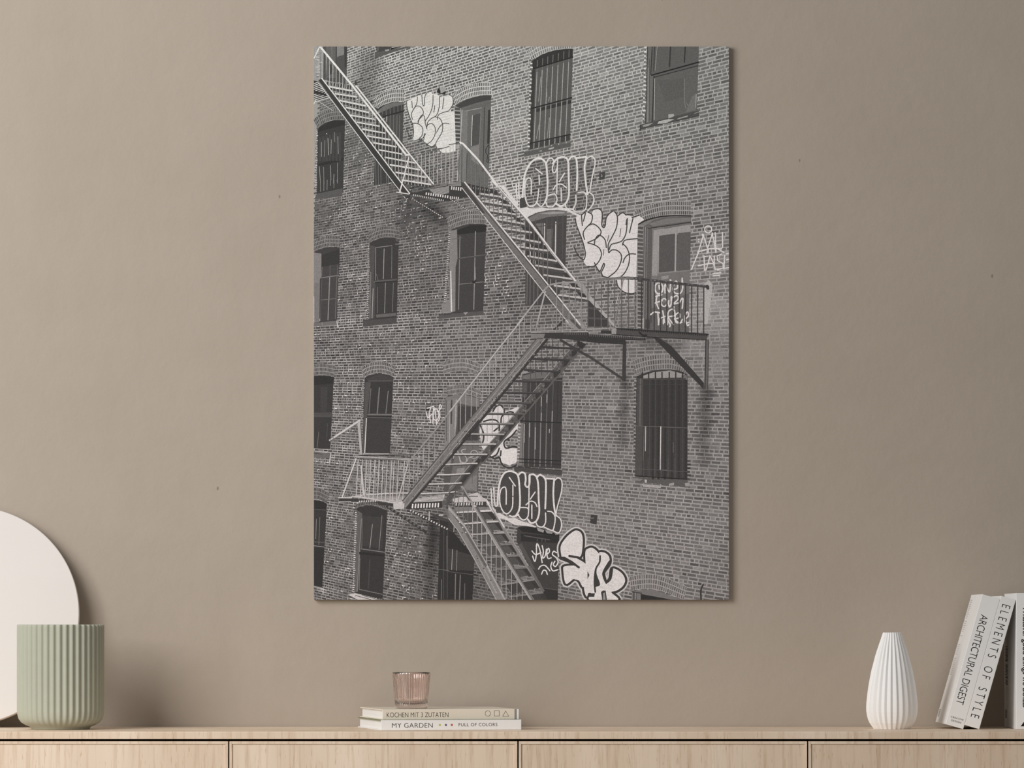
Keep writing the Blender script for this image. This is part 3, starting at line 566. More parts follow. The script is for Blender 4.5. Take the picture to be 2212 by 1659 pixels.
LL(T9, 16, 222, 16, [(822,0),(815,62)], [(872,0),(872,50)], [(918,0),(950,55),(945,85)], [(1005,0),(1060,45),(1092,0)], [(1126,0),(1150,70),(1168,58)])
# tag left of the lower door
LL(T7, 11, W, 16, [(1355,1025),(1430,1005)], [(1395,1012),(1375,1100),(1392,1190),(1370,1186)], [(1340,1068),(1360,1135),(1402,1100)], [(1425,1020),(1418,1200)], [(1490,1025),(1500,985),(1518,1010),(1490,1060),(1500,1130),(1465,1200)], [(1440,1020),(1462,1215)])
ell(T7, 1452, 1100, 34, 66, 11, W, 16)
# bubble letters behind the stair
lay(16)
P(T8, [(500,1050),(560,980),(620,1000),(640,1062),(700,1050),(770,1020),(805,1010),(800,1200),(790,1300),(720,1340),(660,1400),(645,1450),(700,1488),(782,1490),(790,1560),(778,1650),(770,1660),(700,1680),(620,1655),(590,1640),(580,1570),(480,1585),(440,1560),(380,1480),(350,1300),(360,1220),(400,1150)], 206)
P(T8, [(590,1520),(780,1500),(785,1640),(700,1690),(600,1650)], 214)
LL(T8, 18, 60, 17, [(510,1062),(540,1010),(590,990),(630,1030),(640,1085)], [(400,1180),(480,1160),(550,1170),(580,1220),(580,1285)], [(520,1290),(572,1248)], [(360,1220),(400,1330),(390,1420),(350,1440)], [(600,1190),(612,1120),(690,1070),(742,1075)], [(780,1280),(720,1350),(650,1400),(635,1440),(660,1488),(740,1472),(785,1480)], [(580,1490),(550,1560),(490,1592)], [(600,1520),(595,1575)], [(470,1580),(530,1612),(580,1590),(600,1650),(640,1700),(720,1712),(780,1680)])
LL(T8, 10, 166, 16, [(50,1605),(90,1500),(132,1660)], [(192,1500),(142,1520),(200,1600),(190,1655),(150,1650)], [(230,1600),(280,1580)])
ell(T8, 290, 1560, 42, 48, 10, 160, 16)
LL(TB, 10, 166, 16, [(120,0),(150,50),(200,40),(220,0)])
# OKAH, lower
lay(16)
P(TB, [(400,460),(440,480),(530,600),(600,640),(690,690),(760,690),(860,735),(920,750),(1010,790),(1000,800),(880,780),(760,772),(640,702),(580,692),(500,622)], 204)
lay(17)
P(TB, [(590,380),(600,260),(650,170),(720,155),(790,180),(830,165),(880,180),(940,180),(1010,200),(1060,195),(1110,230),(1210,240),(1270,230),(1305,270),(1300,400),(1270,560),(1240,660),(1290,720),(1290,830),(1262,862),(1200,832),(1100,792),(1020,772),(960,745),(880,710),(820,692),(750,672),(660,640),(600,570)], 72)
P(TB, [(525,560),(585,560),(610,630),(540,632)], 76)
for i in range(46):
    x = R_.uniform(610, 1240); y = R_.uniform(200, 640)
    raw(TB([(x, y), (x + R_.uniform(25, 60), y + 8), (x + 30, y + R_.uniform(8, 16))]), R_.choice((60, 64, 88, 96)), 18)
LL(TB, 20, W, 19, [(560,540),(570,380),(592,260),(640,172),(700,150),(762,165),(800,212),(815,350),(820,500),(808,600),(770,665),(740,672)], [(800,195),(840,162),(878,182),(886,250),(880,305),(905,332),(930,295),(932,190)], [(930,195),(970,185),(1010,215),(1030,300),(1036,480),(1042,620),(1012,720),(950,748),(910,705)], [(1015,222),(1050,192),(1100,222),(1120,300),(1112,580)], [(1110,232),(1215,238)], [(1215,235),(1205,400),(1215,560),(1236,662)])
LL(TB, 14, W, 19, [(585,430),(600,360),(640,332),(660,370),(660,530)], [(585,420),(590,530),(630,620),(680,638),(730,570),(738,450)], [(695,220),(765,320)], [(738,310),(738,430)], [(925,200),(920,600),(900,690),(850,712),(805,665)], [(820,568),(900,572),(920,600)], [(995,390),(940,470)], [(890,538),(940,497),(990,510),(1016,556)], [(957,540),(957,696)], [(1115,632),(1115,740),(1080,792),(1030,785),(1005,745)], [(1140,612),(1190,622),(1226,680),(1216,780),(1190,832),(1100,795)],
   [(1220,255),(1260,226),(1302,262),(1300,380),(1252,560),(1236,650)], [(1240,662),(1288,705),(1300,780),(1268,862),(1200,835)], [(485,350),(500,560),(535,600)], [(515,342),(532,540),(562,540)], [(700,660),(750,678),(805,650)])
# AVES on the dark door
LL(TB, 14, W, 16, [(958,1070),(1000,1112),(1062,1090)], [(965,1130),(992,1192),(1010,1100),(1010,1010),(1022,990),(1050,1060),(1076,1205)], [(1076,1010),(1090,1080),(1080,1152),(1110,1130),(1126,1050)], [(1128,1112),(1160,1080),(1150,1040),(1130,1080),(1142,1155),(1180,1150)], [(1242,1092),(1210,1075),(1195,1112),(1240,1150),(1260,1200),(1232,1250),(1205,1230),(1224,1190)], [(1190,1200),(1176,1250),(1200,1300),(1255,1288)], [(1035,1280),(1060,1246),(1110,1240),(1166,1300)], [(1070,1338),(1090,1296),(1120,1300),(1136,1342)])
# SAK
SS = [(1300,1140),(1290,1020),(1350,920),(1430,850),(1480,835),(1530,870),(1545,960),(1530,1110),(1490,1145),(1430,1132),(1560,1205),(1640,1290),(1640,1370),(1600,1430),(1550,1490),(1500,1412),(1440,1395),(1350,1450),(1320,1290),(1335,1250),(1440,1240),(1500,1262),(1420,1200),(1300,1150)]
AA = [(x + 1605, y) for x, y in [(-30,1090),(0,1045),(50,1035),(100,1070),(140,1130),(135,1200),(95,1270),(80,1350),(75,1450),(85,1540),(60,1560),(10,1556),(-15,1600),(-45,1500),(-25,1300)]]
KK = [(x + 1605, y) for x, y in [(130,1090),(190,1090),(240,1130),(250,1190),(230,1240),(180,1310),(180,1370),(210,1440),(260,1390),(280,1280),(340,1290),(400,1340),(430,1410),(400,1480),(330,1530),(270,1550),(345,1640),(20,1640),(80,1500),(140,1460),(100,1330),(115,1230),(145,1150)]]
for q in (SS, AA, KK): L(TB, q, 86, 196, 16, closed=True); P(TB, q, 196, 16, smooth=True)
for q in (SS, AA, KK): L(TB, q, 50, 62, 17, closed=True)
for q in (SS, AA, KK): P(TB, q, 220, 18, smooth=True); courses(crom(TB(q), True, 5), 208, 19)
LL(TC, 20, 62, 20, [(140,1130),(135,1200),(95,1270),(80,1350),(76,1450),(85,1545)], [(250,1190),(180,1310),(182,1375),(212,1442)], [(212,1442),(262,1392),(282,1282)])
P(TC, [(85,1300),(75,1475),(142,1462)], 62, 20); P(TC, [(-5,1305),(18,1350),(-5,1395)], 62, 20); P(TC, [(150,1545),(175,1528),(205,1530),(220,1640),(165,1635)], 62, 20); P(TC, [(0,1560),(82,1560),(72,1602),(0,1602)], 62, 20)
LL(TB, 26, 62, 20, [(1275,1150),(1330,1150),(1420,1200),(1500,1262)], [(1390,1130),(1490,1145)], smooth=False)
P(TC, [(175,1560),(195,1550),(205,1640),(175,1640)], 140, 21)
# ------------------------------------------------------------------ the fire escape, far parts first
B0 = 24
# ---- landing at the top left
P(T1, [(40,448),(100,460),(215,640),(40,705)], 58, B0)
for i in range(11): L(T1, [(44, 488 + i * 21), (92 + i * 13, 466 + i * 18)], 8, 196, B0 + 1, cap=False)
P(T1, [(40,560),(150,590),(200,620),(170,625),(40,600)], 50, B0 + 2)
dashline(T1, (60,670), (272,800), 12, 8, 190, B0 + 1); L(T1, [(44,720),(60,680)], 8, 200, B0 + 1)
P(T1, [(120,430),(480,520),(470,545),(230,520)], 150, B0); dashes(T1, (190,480), (480,530), 11, 40, 20, 60, B0 + 1)
# ---- first flight, top left
topF = [(135,425),(1060,1640)]
tr = [((215,520),(490,570)),((285,600),(540,640)),((340,680),(640,742)),((410,760),(680,820)),((465,850),(745,898)),((535,930),(805,978)),((600,1010),(870,1058)),((660,1090),(930,1134)),((730,1168),(1000,1216)),((795,1250),(1065,1300)),((860,1335),(1210,1402)),((920,1422),(1272,1482)),((990,1510),(1345,1570)),((1060,1600),(1400,1652))]
for a, b in tr: L(T1, [(a[0], a[1] + 22), (b[0] - 10, b[1] + 22)], 26, 62, B0 + 1, cap=False)
for a, b in tr: L(T1, [a, b], 17, 202, B0 + 2, cap=False, jit=.3)
hr = [(115,57),(490,510),(1110,1310),(1150,1310),(1420,1640)]
bars(T1, range(150, 1400, 38), hr, topF + [(1420,1690)], 6, 178, B0 + 3, lean=-4)
LL(T1, 8, 110, B0 + 3, [(112,70),(120,430)], [(180,140),(185,440)]); L(T1, [(45,190),(112,57)], 12, 206, B0 + 3)
P(T1, [(95,445),(135,425),(1062,1645),(1070,1700),(1000,1700)], 57, B0 + 4)
P(T4, [(925,-20),(1030,-20),(1150,150),(1110,160),(1045,130)], 58, B0 + 4)
L(T1, [(135,425),(1060,1640),(1150,1755)], 12, 214, B0 + 5, smooth=False); L(T1, [(97,475),(985,1659),(1050,1738)], 8, 206, B0 + 5, smooth=False)
for (a, b), (c, d) in zip([((520,515),(545,510)),((575,598),(600,590)),((640,675),(655,665)),((705,752),(720,740)),((765,830),(785,815)),((825,905),(845,890)),((880,990),(900,975)),((940,1070),(960,1052)),((1005,1150),(1020,1135)),((1070,1232),(1085,1218))], [(0, 0)] * 10):
    P(T1, [(a[0]-10,a[1]-60),(b[0]-6,b[1]-50),b,a], 66, B0 + 4); L(T1, [a, (b[0] + 10, b[1])], 11, 180, B0 + 5)
L(T1, [(115,57),(490,510),(1110,1310)], 22, 224, B0 + 6, smooth=False); L(T1, [(530,510),(1152,1305),(1425,1645)], 15, 222, B0 + 6, smooth=False); L(T1, [(1108,1312),(1152,1308)], 16, 214, B0 + 6)
LL(T1, 5, 120, B0 + 7, [(500,505),(1115,1295)], [(545,512),(1160,1300)])
L(T1, [(1140,1340),(1058,1660)], 13, 208, B0 + 6); L(T4, [(1072,0),(1036,130)], 14, 210, B0 + 6); L(T4, [(1000,135),(1142,156)], 12, 196, B0 + 6)
# ---- middle landing
P(T4, [(1140,156),(1420,95),(1610,50),(1610,238),(1560,238),(1350,200)], 60, B0)
P(T5, [(-20,45),(150,20),(560,112),(545,140),(180,192),(0,240),(-40,238)], 60, B0)
dashes(T4, (1185,165), (1550,232), 17, 20, 8, 206, B0 + 1); dashes(T4, (1330,150), (1605,190), 10, 30, 13, 214, B0 + 1)
for k in range(7): L(T4, [(1380 + k * 12, 110 + k * 10), (1605, 68 + k * 12)], 6, 180, B0 + 1, cap=False)
dashes(T5, (20,85), (150,100), 5, 38, 13, 214, B0 + 1); dashes(T5, (5,195), (120,206), 5, 30, 11, 206, B0 + 1); dashes(T5, (190,70), (540,125), 13, 20, 8, 150, B0 + 1)
for k in range(5): L(T5, [(-10, 20 + k * 10), (140, 30 + k * 8)], 5, 150, B0 + 1, cap=False)
L(T4, [(1170,200),(1550,435)], 16, 66, B0); dashline(T4, (1180,208), (1545,432), 16, 8, 205, B0 + 1); L(T5, [(10,205),(265,375)], 14, 66, B0); dashline(T5, (15,212), (262,372), 12, 8, 205, B0 + 1); L(T4, [(1080,180),(1100,205)], 6, 200, B0)
L(T1, [(1180,1332),(1605,1212)], 10, 92, B0 + 1); L(T2, [(0,1192),(130,1166)], 10, 92, B0 + 1)
for k, x in enumerate(range(1240, 1620, 47)): L(T1, [(x, 1318 - (x - 1240) * .28), (x - 4, 1640)], 7, 172, B0 + 1, cap=False)
L(T1, [(1180,1470),(1605,1380)], 6, 150, B0 + 1)
LL(T2, 9, 180, B0 + 1, [(48,1190),(45,1610)], [(105,1180),(95,1610)]); L(T2, [(148,1200),(98,1420),(130,1640)], 9, 128, B0 + 2)
# ---- second flight
tr2 = [((350,150),(610,190)),((385,238),(720,292)),((455,342),(780,392)),((535,442),(880,502)),((625,552),(960,602)),((705,652),(1060,716)),((795,762),(1150,812)),((905,872),(1250,932)),((995,980),(1335,1035)),((1085,1090),(1440,1140)),((1210,1212),(1520,1252)),((1260,1322),(1615,1368))]
for a, b in tr2:
    P(T5, [(b[0] - 150, b[1] - 95), (b[0] - 60, b[1] - 62), (b[0] + 10, b[1] + 5), (b[0] - 70, b[1] + 10)], 62, B0 + 1)
    L(T5, [(a[0] + 10, a[1] + 24), (b[0] - 10, b[1] + 24)], 26, 78, B0 + 2, cap=False)
for a, b in tr2: L(T5, [a, b], 20, 184, B0 + 3, cap=False, jit=.25)
hr2 = [(-300,-330),(500,-10),(900,440),(1465,1165),(1465,1166)]; sb2 = [(180,20),(1140,1200),(1510,1659)]
P(T6, [(0,1315),(20,1320),(330,1690),(300,1690),(-20,1350)], 168, B0 + 3); P(T6, [(0,1385),(60,1400),(130,1490),(230,1610),(230,1690),(0,1690)], 66, B0 + 2); LL(T6, 22, 84, B0 + 3, [(0,1470),(135,1490)], [(0,1590),(225,1600)]); P(T5, [(1460,1165),(1540,1175),(1640,1330),(1620,1380)], 150, B0 + 3)
bars(T5, range(255, 1150, 52), [(255,-295),(500,-10),(900,440),(1465,1165)], sb2, 9, 112, B0 + 4, lean=0)
P(T5, [(142,22),(186,22),(1140,1200),(1240,1310),(1520,1665),(1385,1665),(1090,1290),(150,88)], 110, B0 + 5)
P(T5, [(142,22),(170,24),(420,380),(380,375),(150,88)], 72, B0 + 6)
P(T8, [(1320,0),(1510,0),(1590,105),(1470,118),(1400,95)], 140, B0 + 5); P(T8, [(1390,0),(1440,0),(1540,108),(1500,112)], 84, B0 + 6)
L(T5, [(182,20),(1140,1198),(1515,1665)], 14, 214, B0 + 7, smooth=False); L(T5, [(205,90),(1080,1145),(1300,1420)], 7, 66, B0 + 6, smooth=False); L(T5, [(150,86),(1090,1288),(1395,1665)], 9, 200, B0 + 7, smooth=False)
for a in range(24):
    p = lerp((230,150), (1420,1620), a / 24); L(T5, [(p[0] - 25 + R_.uniform(-12,12), p[1] + 12), (p[0] - 22, p[1] + 15)], 8, 66, B0 + 7)
L(T2, [(130,1166),(165,1182),(340,1370),(560,1662)], 22, 224, B0 + 6, smooth=False); L(T5, [(500,0),(700,225)], 24, 222, B0 + 6); L(T5, [(690,212),(900,440),(1200,840),(1460,1165)], 30, 218, B0 + 6, smooth=False, jit=.2)
L(T5, [(560,75),(900,465),(1455,1175)], 8, 120, B0 + 7, smooth=False)
# ---- right hand landing
P(T9, [(275,104),(330,99),(1390,174),(1370,236),(740,206),(275,172)], 80, B0 + 8)
P(T8, [(950,155),(1610,150),(1610,258),(1330,226),(1110,216),(950,212)], 60, B0 + 8); P(T9, [(-10,170),(440,200),(665,215),(665,243),(430,240),(430,292),(-10,262)], 58, B0 + 8)
P(T8, [(950,165),(1112,165),(1092,216),(950,213)], 122, B0 + 9); P(T9, [(275,104),(332,99),(326,172),(275,170)], 150, B0 + 9)
L(T8, [(950,152),(1100,148),(1605,140)], 9, 168, B0 + 9, smooth=False); L(T9, [(0,118),(280,100)], 14, 150, B0 + 9); L(T9, [(330,106),(1390,172)], 14, 54, B0 + 9); L(T9, [(275,172),(740,206),(1370,236)], 8, 46, B0 + 9, smooth=False)
dashes(T9, (380,112), (1380,180), 40, 26, 8, 46, B0 + 10); dashes(T9, (10,185), (650,222), 28, 20, 7, 104, B0 + 9); dashes(T8, (1320,165), (1600,170), 12, 22, 8, 100, B0 + 9); P(T9, [(150,125),(270,130),(270,165),(150,160)], 60, B0 + 9)
L(T9, [(595,150),(640,185),(675,180)], 18, 48, B0 + 10)
L(T8, [(1290,240),(1605,425)], 28, 66, B0 + 7); L(T9, [(-8,415),(400,685)], 28, 70, B0 + 7)
P(T9, [(403,248),(442,250),(436,700),(394,700)], 64, B0 + 7); P(T9, [(1358,232),(1402,236),(1387,812),(1344,802)], 98, B0 + 7); L(T9, [(1362,240),(1352,800)], 12, 56, B0 + 8); L(T9, [(1398,240),(1384,806)], 7, 64, B0 + 8)
P(T9, [(745,200),(800,190),(960,300),(1342,735),(1335,805)], 60, B0 + 7); L(T9, [(800,195),(960,300)], 10, 96, B0 + 8)
rail = [(-500,1215),(-300,1188),(0,1165),(220,1140),(400,1125),(560,1130),(700,1150),(1000,1185),(1392,1228)]
base = [(-500,1735),(0,1705),(280,1705),(330,1705),(1390,1775)]
bars(T6, [-360 + 72 * k for k in range(5)], rail, base, 9, 138, B0 + 11, lean=-3)
bars(T6, [0,78,155,232,310,388,467,545], rail, base, 10, 100, B0 + 11, lean=-2); bars(T6, [620,692,766,840,912,985,1055,1127,1198,1268,1338], rail, base, 11, 66, B0 + 11, lean=-2)
L(T6, [(408,1140),(300,1700)], 9, 140, B0 + 11)
L(T6, [(-495,1255),(-450,1215),(-380,1192),(-255,1180),(0,1165)], 20, 148, B0 + 12, jit=.25); L(T6, [(0,1165),(220,1140),(400,1122),(560,1130)], 26, 118, B0 + 12, jit=.3); L(T6, [(540,1128),(700,1150),(1000,1185),(1385,1228)], 28, 74, B0 + 12, jit=.3); L(T6, [(1378,1222),(1384,1245)], 34, 66, B0 + 12)
for k in range(22):
    p = lerp((420,1118), (1370,1218), k / 22); L(T6, [p, (p[0] + 14, p[1] + 2)], 7, R_.choice((130,110,50)), B0 + 13)
LL(T5, 17, 164, B0 + 11, [(1105,1262),(790,1665)], [(1112,1285),(1015,1665)]); LL(T8, 9, 150, B0 + 11, [(1030,0),(995,135)], [(945,0),(945,150)], [(875,0),(875,130)])
P(T8, [(1200,120),(1320,0),(1350,0),(1330,20),(1230,115)], 62, B0 + 10)
# ---- third flight, seen from below
P(T8, [(1485,255),(1582,288),(860,1112),(430,1605),(395,1665),(275,1665),(1440,300)], 90, B0 + 1)
for i in range(200):
    t = R_.random(); c = lerp((1500,300), (350,1640), t); x = c[0] + R_.uniform(-45, 30); y = c[1] + R_.uniform(-30, 20)
    raw(T8([(x, y), (x + 16, y - 8), (x + 20, y + 8), (x + 4, y + 14)]), R_.choice((70, 78, 104, 120)), B0 + 2)
for k in range(11):
    c = lerp((1540,300), (395,1640), (k + .62) / 11); P(T8, [(c[0] - 60, c[1] - 10), (c[0] + 25, c[1] - 40), (c[0] - 10, c[1] + 35), (c[0] - 60, c[1] + 60)], 60, B0 + 3)
L(T8, [(1575,295),(860,1112),(395,1660)], 18, 96, B0 + 4, smooth=False); L(T8, [(1470,262),(1100,690),(560,1320),(285,1655)], 8, 140, B0 + 4, smooth=False)
P(T8, [(1485,240),(1582,285),(1540,345),(1480,300)], 56, B0 + 4)
P(TB, [(285,20),(330,-10),(420,-10),(20,500),(-30,560),(-30,460)], 78, B0 + 1); L(TB, [(420,0),(20,495)], 14, 100, B0 + 2); L(TB, [(300,15),(10,345)], 7, 150, B0 + 2); L(TB, [(350,20),(150,270)], 40, 60, B0 + 1)
tr3 = [(1060,312,1512,336),(960,450,1392,469),(865,576,1285,602),(735,709,1175,716),(640,841,1060,846),(540,956,950,966),(440,1086,860,1091),(330,1201,742,1206),(225,1323,632,1328),(125,1440,540,1440),(25,1558,435,1560)]
for i, (a, b, c, d) in enumerate(tr3):
    v = (64, 66, 70, 74, 76, 86, 100, 130, 160, 176, 184)[i]
    L(T8, [(a, b + 8), (c, d + 10)], 18, 60, B0 + 5, cap=False); L(T8, [(a, b), (c, d)], 14 + i * .4, v, B0 + 6)
for T, a, b in ((TB,(-10,70),(325,58)),(TB,(-10,190),(240,174)),(TB,(-10,295),(142,284)),(TB,(-10,395),(90,385)),(TA,(1530,70),(1610,72)),(TA,(1440,190),(1610,190)),(TA,(1345,300),(1610,292)),(TA,(1250,410),(1610,396))):
    L(T, [(a[0], a[1] + 10), (b[0], b[1] + 10)], 16, 66, B0 + 5, cap=False); L(T, [a, b], 15, 188, B0 + 6)
bars(T8, [1068,1132,1195,1260,1325], [(1060,225),(1400,250)], [(1060,560),(1400,560)], 8, 80, B0 + 4); bars(T8, [940,1000,1070,1135,1200], [(900,460),(1300,480)], [(900,700),(1300,590)], 7, 88, B0 + 4); bars(T8,[690,755,815,880,945,1005],[(600,730),(1100,730)],[(600,1000),(1100,700)],7,96,B0+4); bars(T8,[500,565,630,690],[(440,980),(760,980)],[(440,1330),(760,1180)],7,140,B0+4); bars(T8,[380,440,500],[(330,1220),(560,1220)],[(330,1480),(560,1330)],6,140,B0+4)
hr3 = [(850,0),(590,320),(0,1080)]; st3 = [(0,1440),(1010,225)]
bars(T8, [815,740,675,605,540,470,395,325,260,195,135,75,10], hr3, st3, 8, 162, B0 + 6, lean=-6)
bars(T7, [1440,1375,1315,1262], [(1130,1650),(1605,1080)], [(1100,1660),(1605,1660)], 7, 150, B0 + 6)
P(T8, [(1010,225),(1108,225),(130,1400),(0,1560),(-360,1960),(-535,2095),(-490,2050),(0,1440)], 116, B0 + 7)
P(TA, [(1605,-165),(1605,-25),(1130,575),(1092,578),(1064,495)], 114, B0 + 7)
L(T8, [(1130,232),(560,930),(110,1480),(0,1612)], 26, 60, B0 + 8, smooth=False); L(T8, [(1108,226),(560,885),(0,1555)], 6, 170, B0 + 9, smooth=False); L(T8, [(1012,225),(0,1438)], 10, 84, B0 + 9); L(T8, [(1040,240),(30,1460)], 7, 150, B0 + 9)
L(TA, [(1605,5),(1120,572)], 24, 60, B0 + 8); L(TA, [(1605,-50),(1100,560)], 6, 150, B0 + 9); L(TA, [(1605,-165),(1064,495)], 10, 78, B0 + 9); L(TA, [(1605,-140),(1085,495)], 6, 150, B0 + 9)
for i in range(170):
    c = lerp((1040,290), (-500,2080), R_.random()); x = c[0] + R_.uniform(-30, 30); y = c[1] + R_.uniform(-30, 30)
    raw(T8([(x, y), (x + 12, y - 14), (x + 18, y - 8), (x + 4, y + 10)]), R_.choice((100, 106, 128, 140)), B0 + 8)
for a, b in ((1055,270),(760,600),(720,665),(690,670),(500,925),(545,900),(400,1050),(270,1175),(300,1178),(180,1298),(200,1295),(100,1420),(610,800)): L(T8, [(a, b), (a + 3, b + 2)], 12, 62, B0 + 10)
LL(TA, 12, 64, B0 + 10, [(1505,45),(1508,47)], [(1400,170),(1403,172)], [(1312,280),(1315,282)], [(1190,440),(1192,442)])
L(T8, [(850,-5),(590,318),(0,1080)], 20, 150, B0 + 10, smooth=False); L(T8, [(842,5),(582,325),(0,1072)], 6, 196, B0 + 11, smooth=False); L(T7, [(1610,1075),(1440,1290),(1130,1660)], 18, 142, B0 + 10, smooth=False); L(TA, [(1160,15),(1125,40)], 18, 150, B0 + 10)
# ---- left hand landing
P(TA, [(480,440),(640,415),(860,400),(1180,393),(1560,408),(1535,492),(1180,512),(985,525),(750,482)], 192, B0 + 4)
for k in range(12): L(TA, [(560 + k * 40, 432 - k * 2), (1000 + k * 48, 505 - k * 8)], 6, 96, B0 + 5, cap=False)
for k in range(5): L(TA, [(1180, 440 + k * 15), (1540, 425 + k * 14)], 5, 90, B0 + 5, cap=False)
P(TA, [(335,462),(480,462),(990,530),(960,552),(800,542),(770,512),(530,500),(470,505),(332,505)], 60, B0 + 5)
dashes(TA, (560,500), (770,493), 8, 20, 14, 190, B0 + 6)
L(TA, [(330,455),(482,456)], 14, 196, B0 + 6); L(TA, [(330,505),(472,503)], 8, 200, B0 + 6); L(TA, [(482,438),(700,470),(995,520)], 14, 178, B0 + 6, smooth=False)
P(TA, [(960,525),(1090,518),(1086,580),(964,592)], 184, B0 + 9)
P(TA, [(1150,512),(1545,492),(1525,572),(1130,592)], 58, B0 + 5); dashes(TA, (1170,553), (1500,540), 10, 52, 17, 212, B0 + 6); P(TA,[(1520,490),(1590,490),(1560,540),(1525,545)],90,B0+6)
L(TA, [(1150,602),(1605,832)], 28, 58, B0 + 4, cap=False); dashline(TA, (1155,600), (1605,828), 15, 20, 196, B0 + 5, .45)
L(TA, [(880,552),(1345,858)], 30, 56, B0 + 4, cap=False); dashline(TA, (900,560), (1320,838), 10, 22, 100, B0 + 5, .5)
L(TA, [(1376,620),(1376,715)], 13, 176, B0 + 5); P(TA, [(1280,582),(1610,716),(1610,738),(1500,715)], 68, B0 + 4); L(TA, [(1492,658),(1534,656)], 15, 186, B0 + 6)
P(T7, [(545,1205),(578,1168),(606,1565),(580,1565)], 168, B0 + 6); L(T7, [(582,1200),(604,1560)], 7, 84, B0 + 7); L(T7, [(228,1395),(572,1168)], 23, 188, B0 + 6); L(T7, [(240,1402),(560,1192)], 5, 110, B0 + 7); L(T7,[(235,1390),(262,1372)],24,120,B0+7); L(T7,[(238,1388),(258,1375)],10,200,B0+8)
P(TA, [(580,80),(598,80),(628,420),(606,420)], 184, B0 + 6); L(TA, [(606,120),(640,425)], 8, 80, B0 + 7)
L(T7, [(560,1572),(1420,1560)], 12, 58, B0 + 6); L(T7, [(700,1560),(1420,1552)], 6, 170, B0 + 7); dashes(T7, (1060,1580), (1420,1575), 9, 40, 8, 70, B0 + 5)
tt = [(400,8),(545,8),(1160,28)]; bb = [(350,440),(480,440),(985,520),(1200,545)]
bars(TA, [640,680,792,868,928,1003,760], tt, [(300,420),(1200,420)], 6, 150, B0 + 6, lean=-12); bars(TA, [555,605,655,702,750,800,845,892,945,972,1022,1092], tt, bb, 9, 184, B0 + 7, lean=-24)
bars(TA, [1150,1200,1250,1310,1375], [(1140,30),(1400,-200)], [(1100,420),(1400,180)], 7, 160, B0 + 6, lean=-10)
L(T7, [(525,1580),(1140,1622)], 14, 166, B0 + 8, jit=.3); L(TA, [(535,5),(1140,26)], 8, 90, B0 + 9, jit=.4); L(TA, [(532,0),(372,442)], 14, 196, B0 + 8); L(TA, [(1140,30),(1006,515)], 15, 176, B0 + 8)
# ---- bottom flight
P(TB, [(40,470),(330,395),(432,492),(420,520),(60,520)], 186, B0 + 3); L(TB, [(60,440),(330,440)], 12, 90, B0 + 4, jit=.4); P(TB, [(60,512),(430,500),(430,560),(60,560)], 66, B0 + 3); dashes(TB, (70,532), (400,522), 11, 34, 14, 196, B0 + 4); P(TB,[(50,560),(420,560),(470,600),(90,610)],120,B0+3)
tr4 = [(90,626,492,604),(170,757,576,728),(250,882,656,858),(330,1015,740,990),(420,1150,820,1122),(510,1290,902,1262),(600,1462,992,1402),(690,1602,1090,1550)]
for i, (a, b, c, d) in enumerate(tr4):
    P(TB, [(a + 60, b + 10), (c - 30, d + 8), (c + 40, d + 90), (a + 130, b + 112)], (78, 84, 86, 84, 80, 80, 66, 66)[i], B0 + 3)
    P(TB, [(c - 60, d + 12), (c, d + 5), (c + 60, d + 95), (c + 20, d + 110)], 60, B0 + 4)
    L(TB, [(a, b), (c, d)], 19, (200, 190, 160, 120, 124, 116, 134, 120)[i], B0 + 5, cap=False, jit=.3); L(TB, [(a, b + 15), (c, d + 15)], 8, 64, B0 + 5, cap=False)
P(TB, [(460,520),(505,560),(640,800),(1105,1535),(1080,1545),(800,1120),(640,862)], 128, B0 + 6); L(TB, [(500,560),(640,800)], 18, 196, B0 + 7); L(TB, [(640,800),(900,1215),(1100,1532)], 9, 156, B0 + 7, smooth=False)
P(TB, [(905,1240),(950,1250),(1105,1535),(1080,1548)], 100, B0 + 7)
rail4 = [(60,400),(142,322),(980,1640)]; st4 = [(0,540),(180,760),(420,1180),(660,1625)]
bars(TB, [65,110,165,218], [(20,440),(145,330),(600,1045)], st4 , 7, 120, B0 + 7); bars(TB, [272,325,378,433,488,545,602,660], rail4, st4, 7, 172, B0 + 7); bars(TB, [722,785,845], rail4, [(660,1660),(900,1660)], 7, 160, B0 + 7)
P(TB, [(-10,540),(0,540),(180,760),(420,1180),(668,1640),(545,1640),(320,1215),(100,830),(-10,700)], 128, B0 + 8)
P(TA, [(1530,530),(1610,640),(1610,700),(1560,600)], 110, B0 + 8)
P(TB, [(0,560),(180,770),(430,1200),(655,1640),(640,1640),(410,1210),(160,780),(-10,590)], 160, B0 + 9); P(TB, [(0,600),(140,790),(420,1260),(440,1240),(180,800)], 96, B0 + 9); L(TB, [(-5,695),(100,830),(320,1215),(548,1640)], 8, 170, B0 + 9, smooth=False)
P(TB,[(320,1120),(360,1180),(560,1560),(540,1560)],150,B0+9)
for c in ((90,685),(120,740),(158,798),(192,855)): L(TB, [c, (c[0] + 3, c[1] + 2)], 14, 205, B0 + 10)
for c in ((320,1130),(330,1155),(400,1270),(480,1410),(150,860)): L(TB, [c, (c[0] + 3, c[1] + 2)], 12, 66, B0 + 10)
P(TB, [(130,322),(160,318),(225,430),(310,560),(640,1110),(988,1640),(940,1640),(590,1090),(270,550),(190,420)], 148, B0 + 10)
P(TB, [(300,560),(325,555),(980,1640),(965,1640)], 96, B0 + 11); L(TB, [(275,555),(590,1090),(942,1640)], 7, 176, B0 + 11, smooth=False); P(TB, [(150,330),(200,420),(250,490),(230,490),(180,420)], 84, B0 + 11)
L(TB, [(288,550),(312,552)], 12, 200, B0 + 12); LL(TB, 12, 84, B0 + 9, [(-10,470),(140,322)], [(0,400),(60,340)])
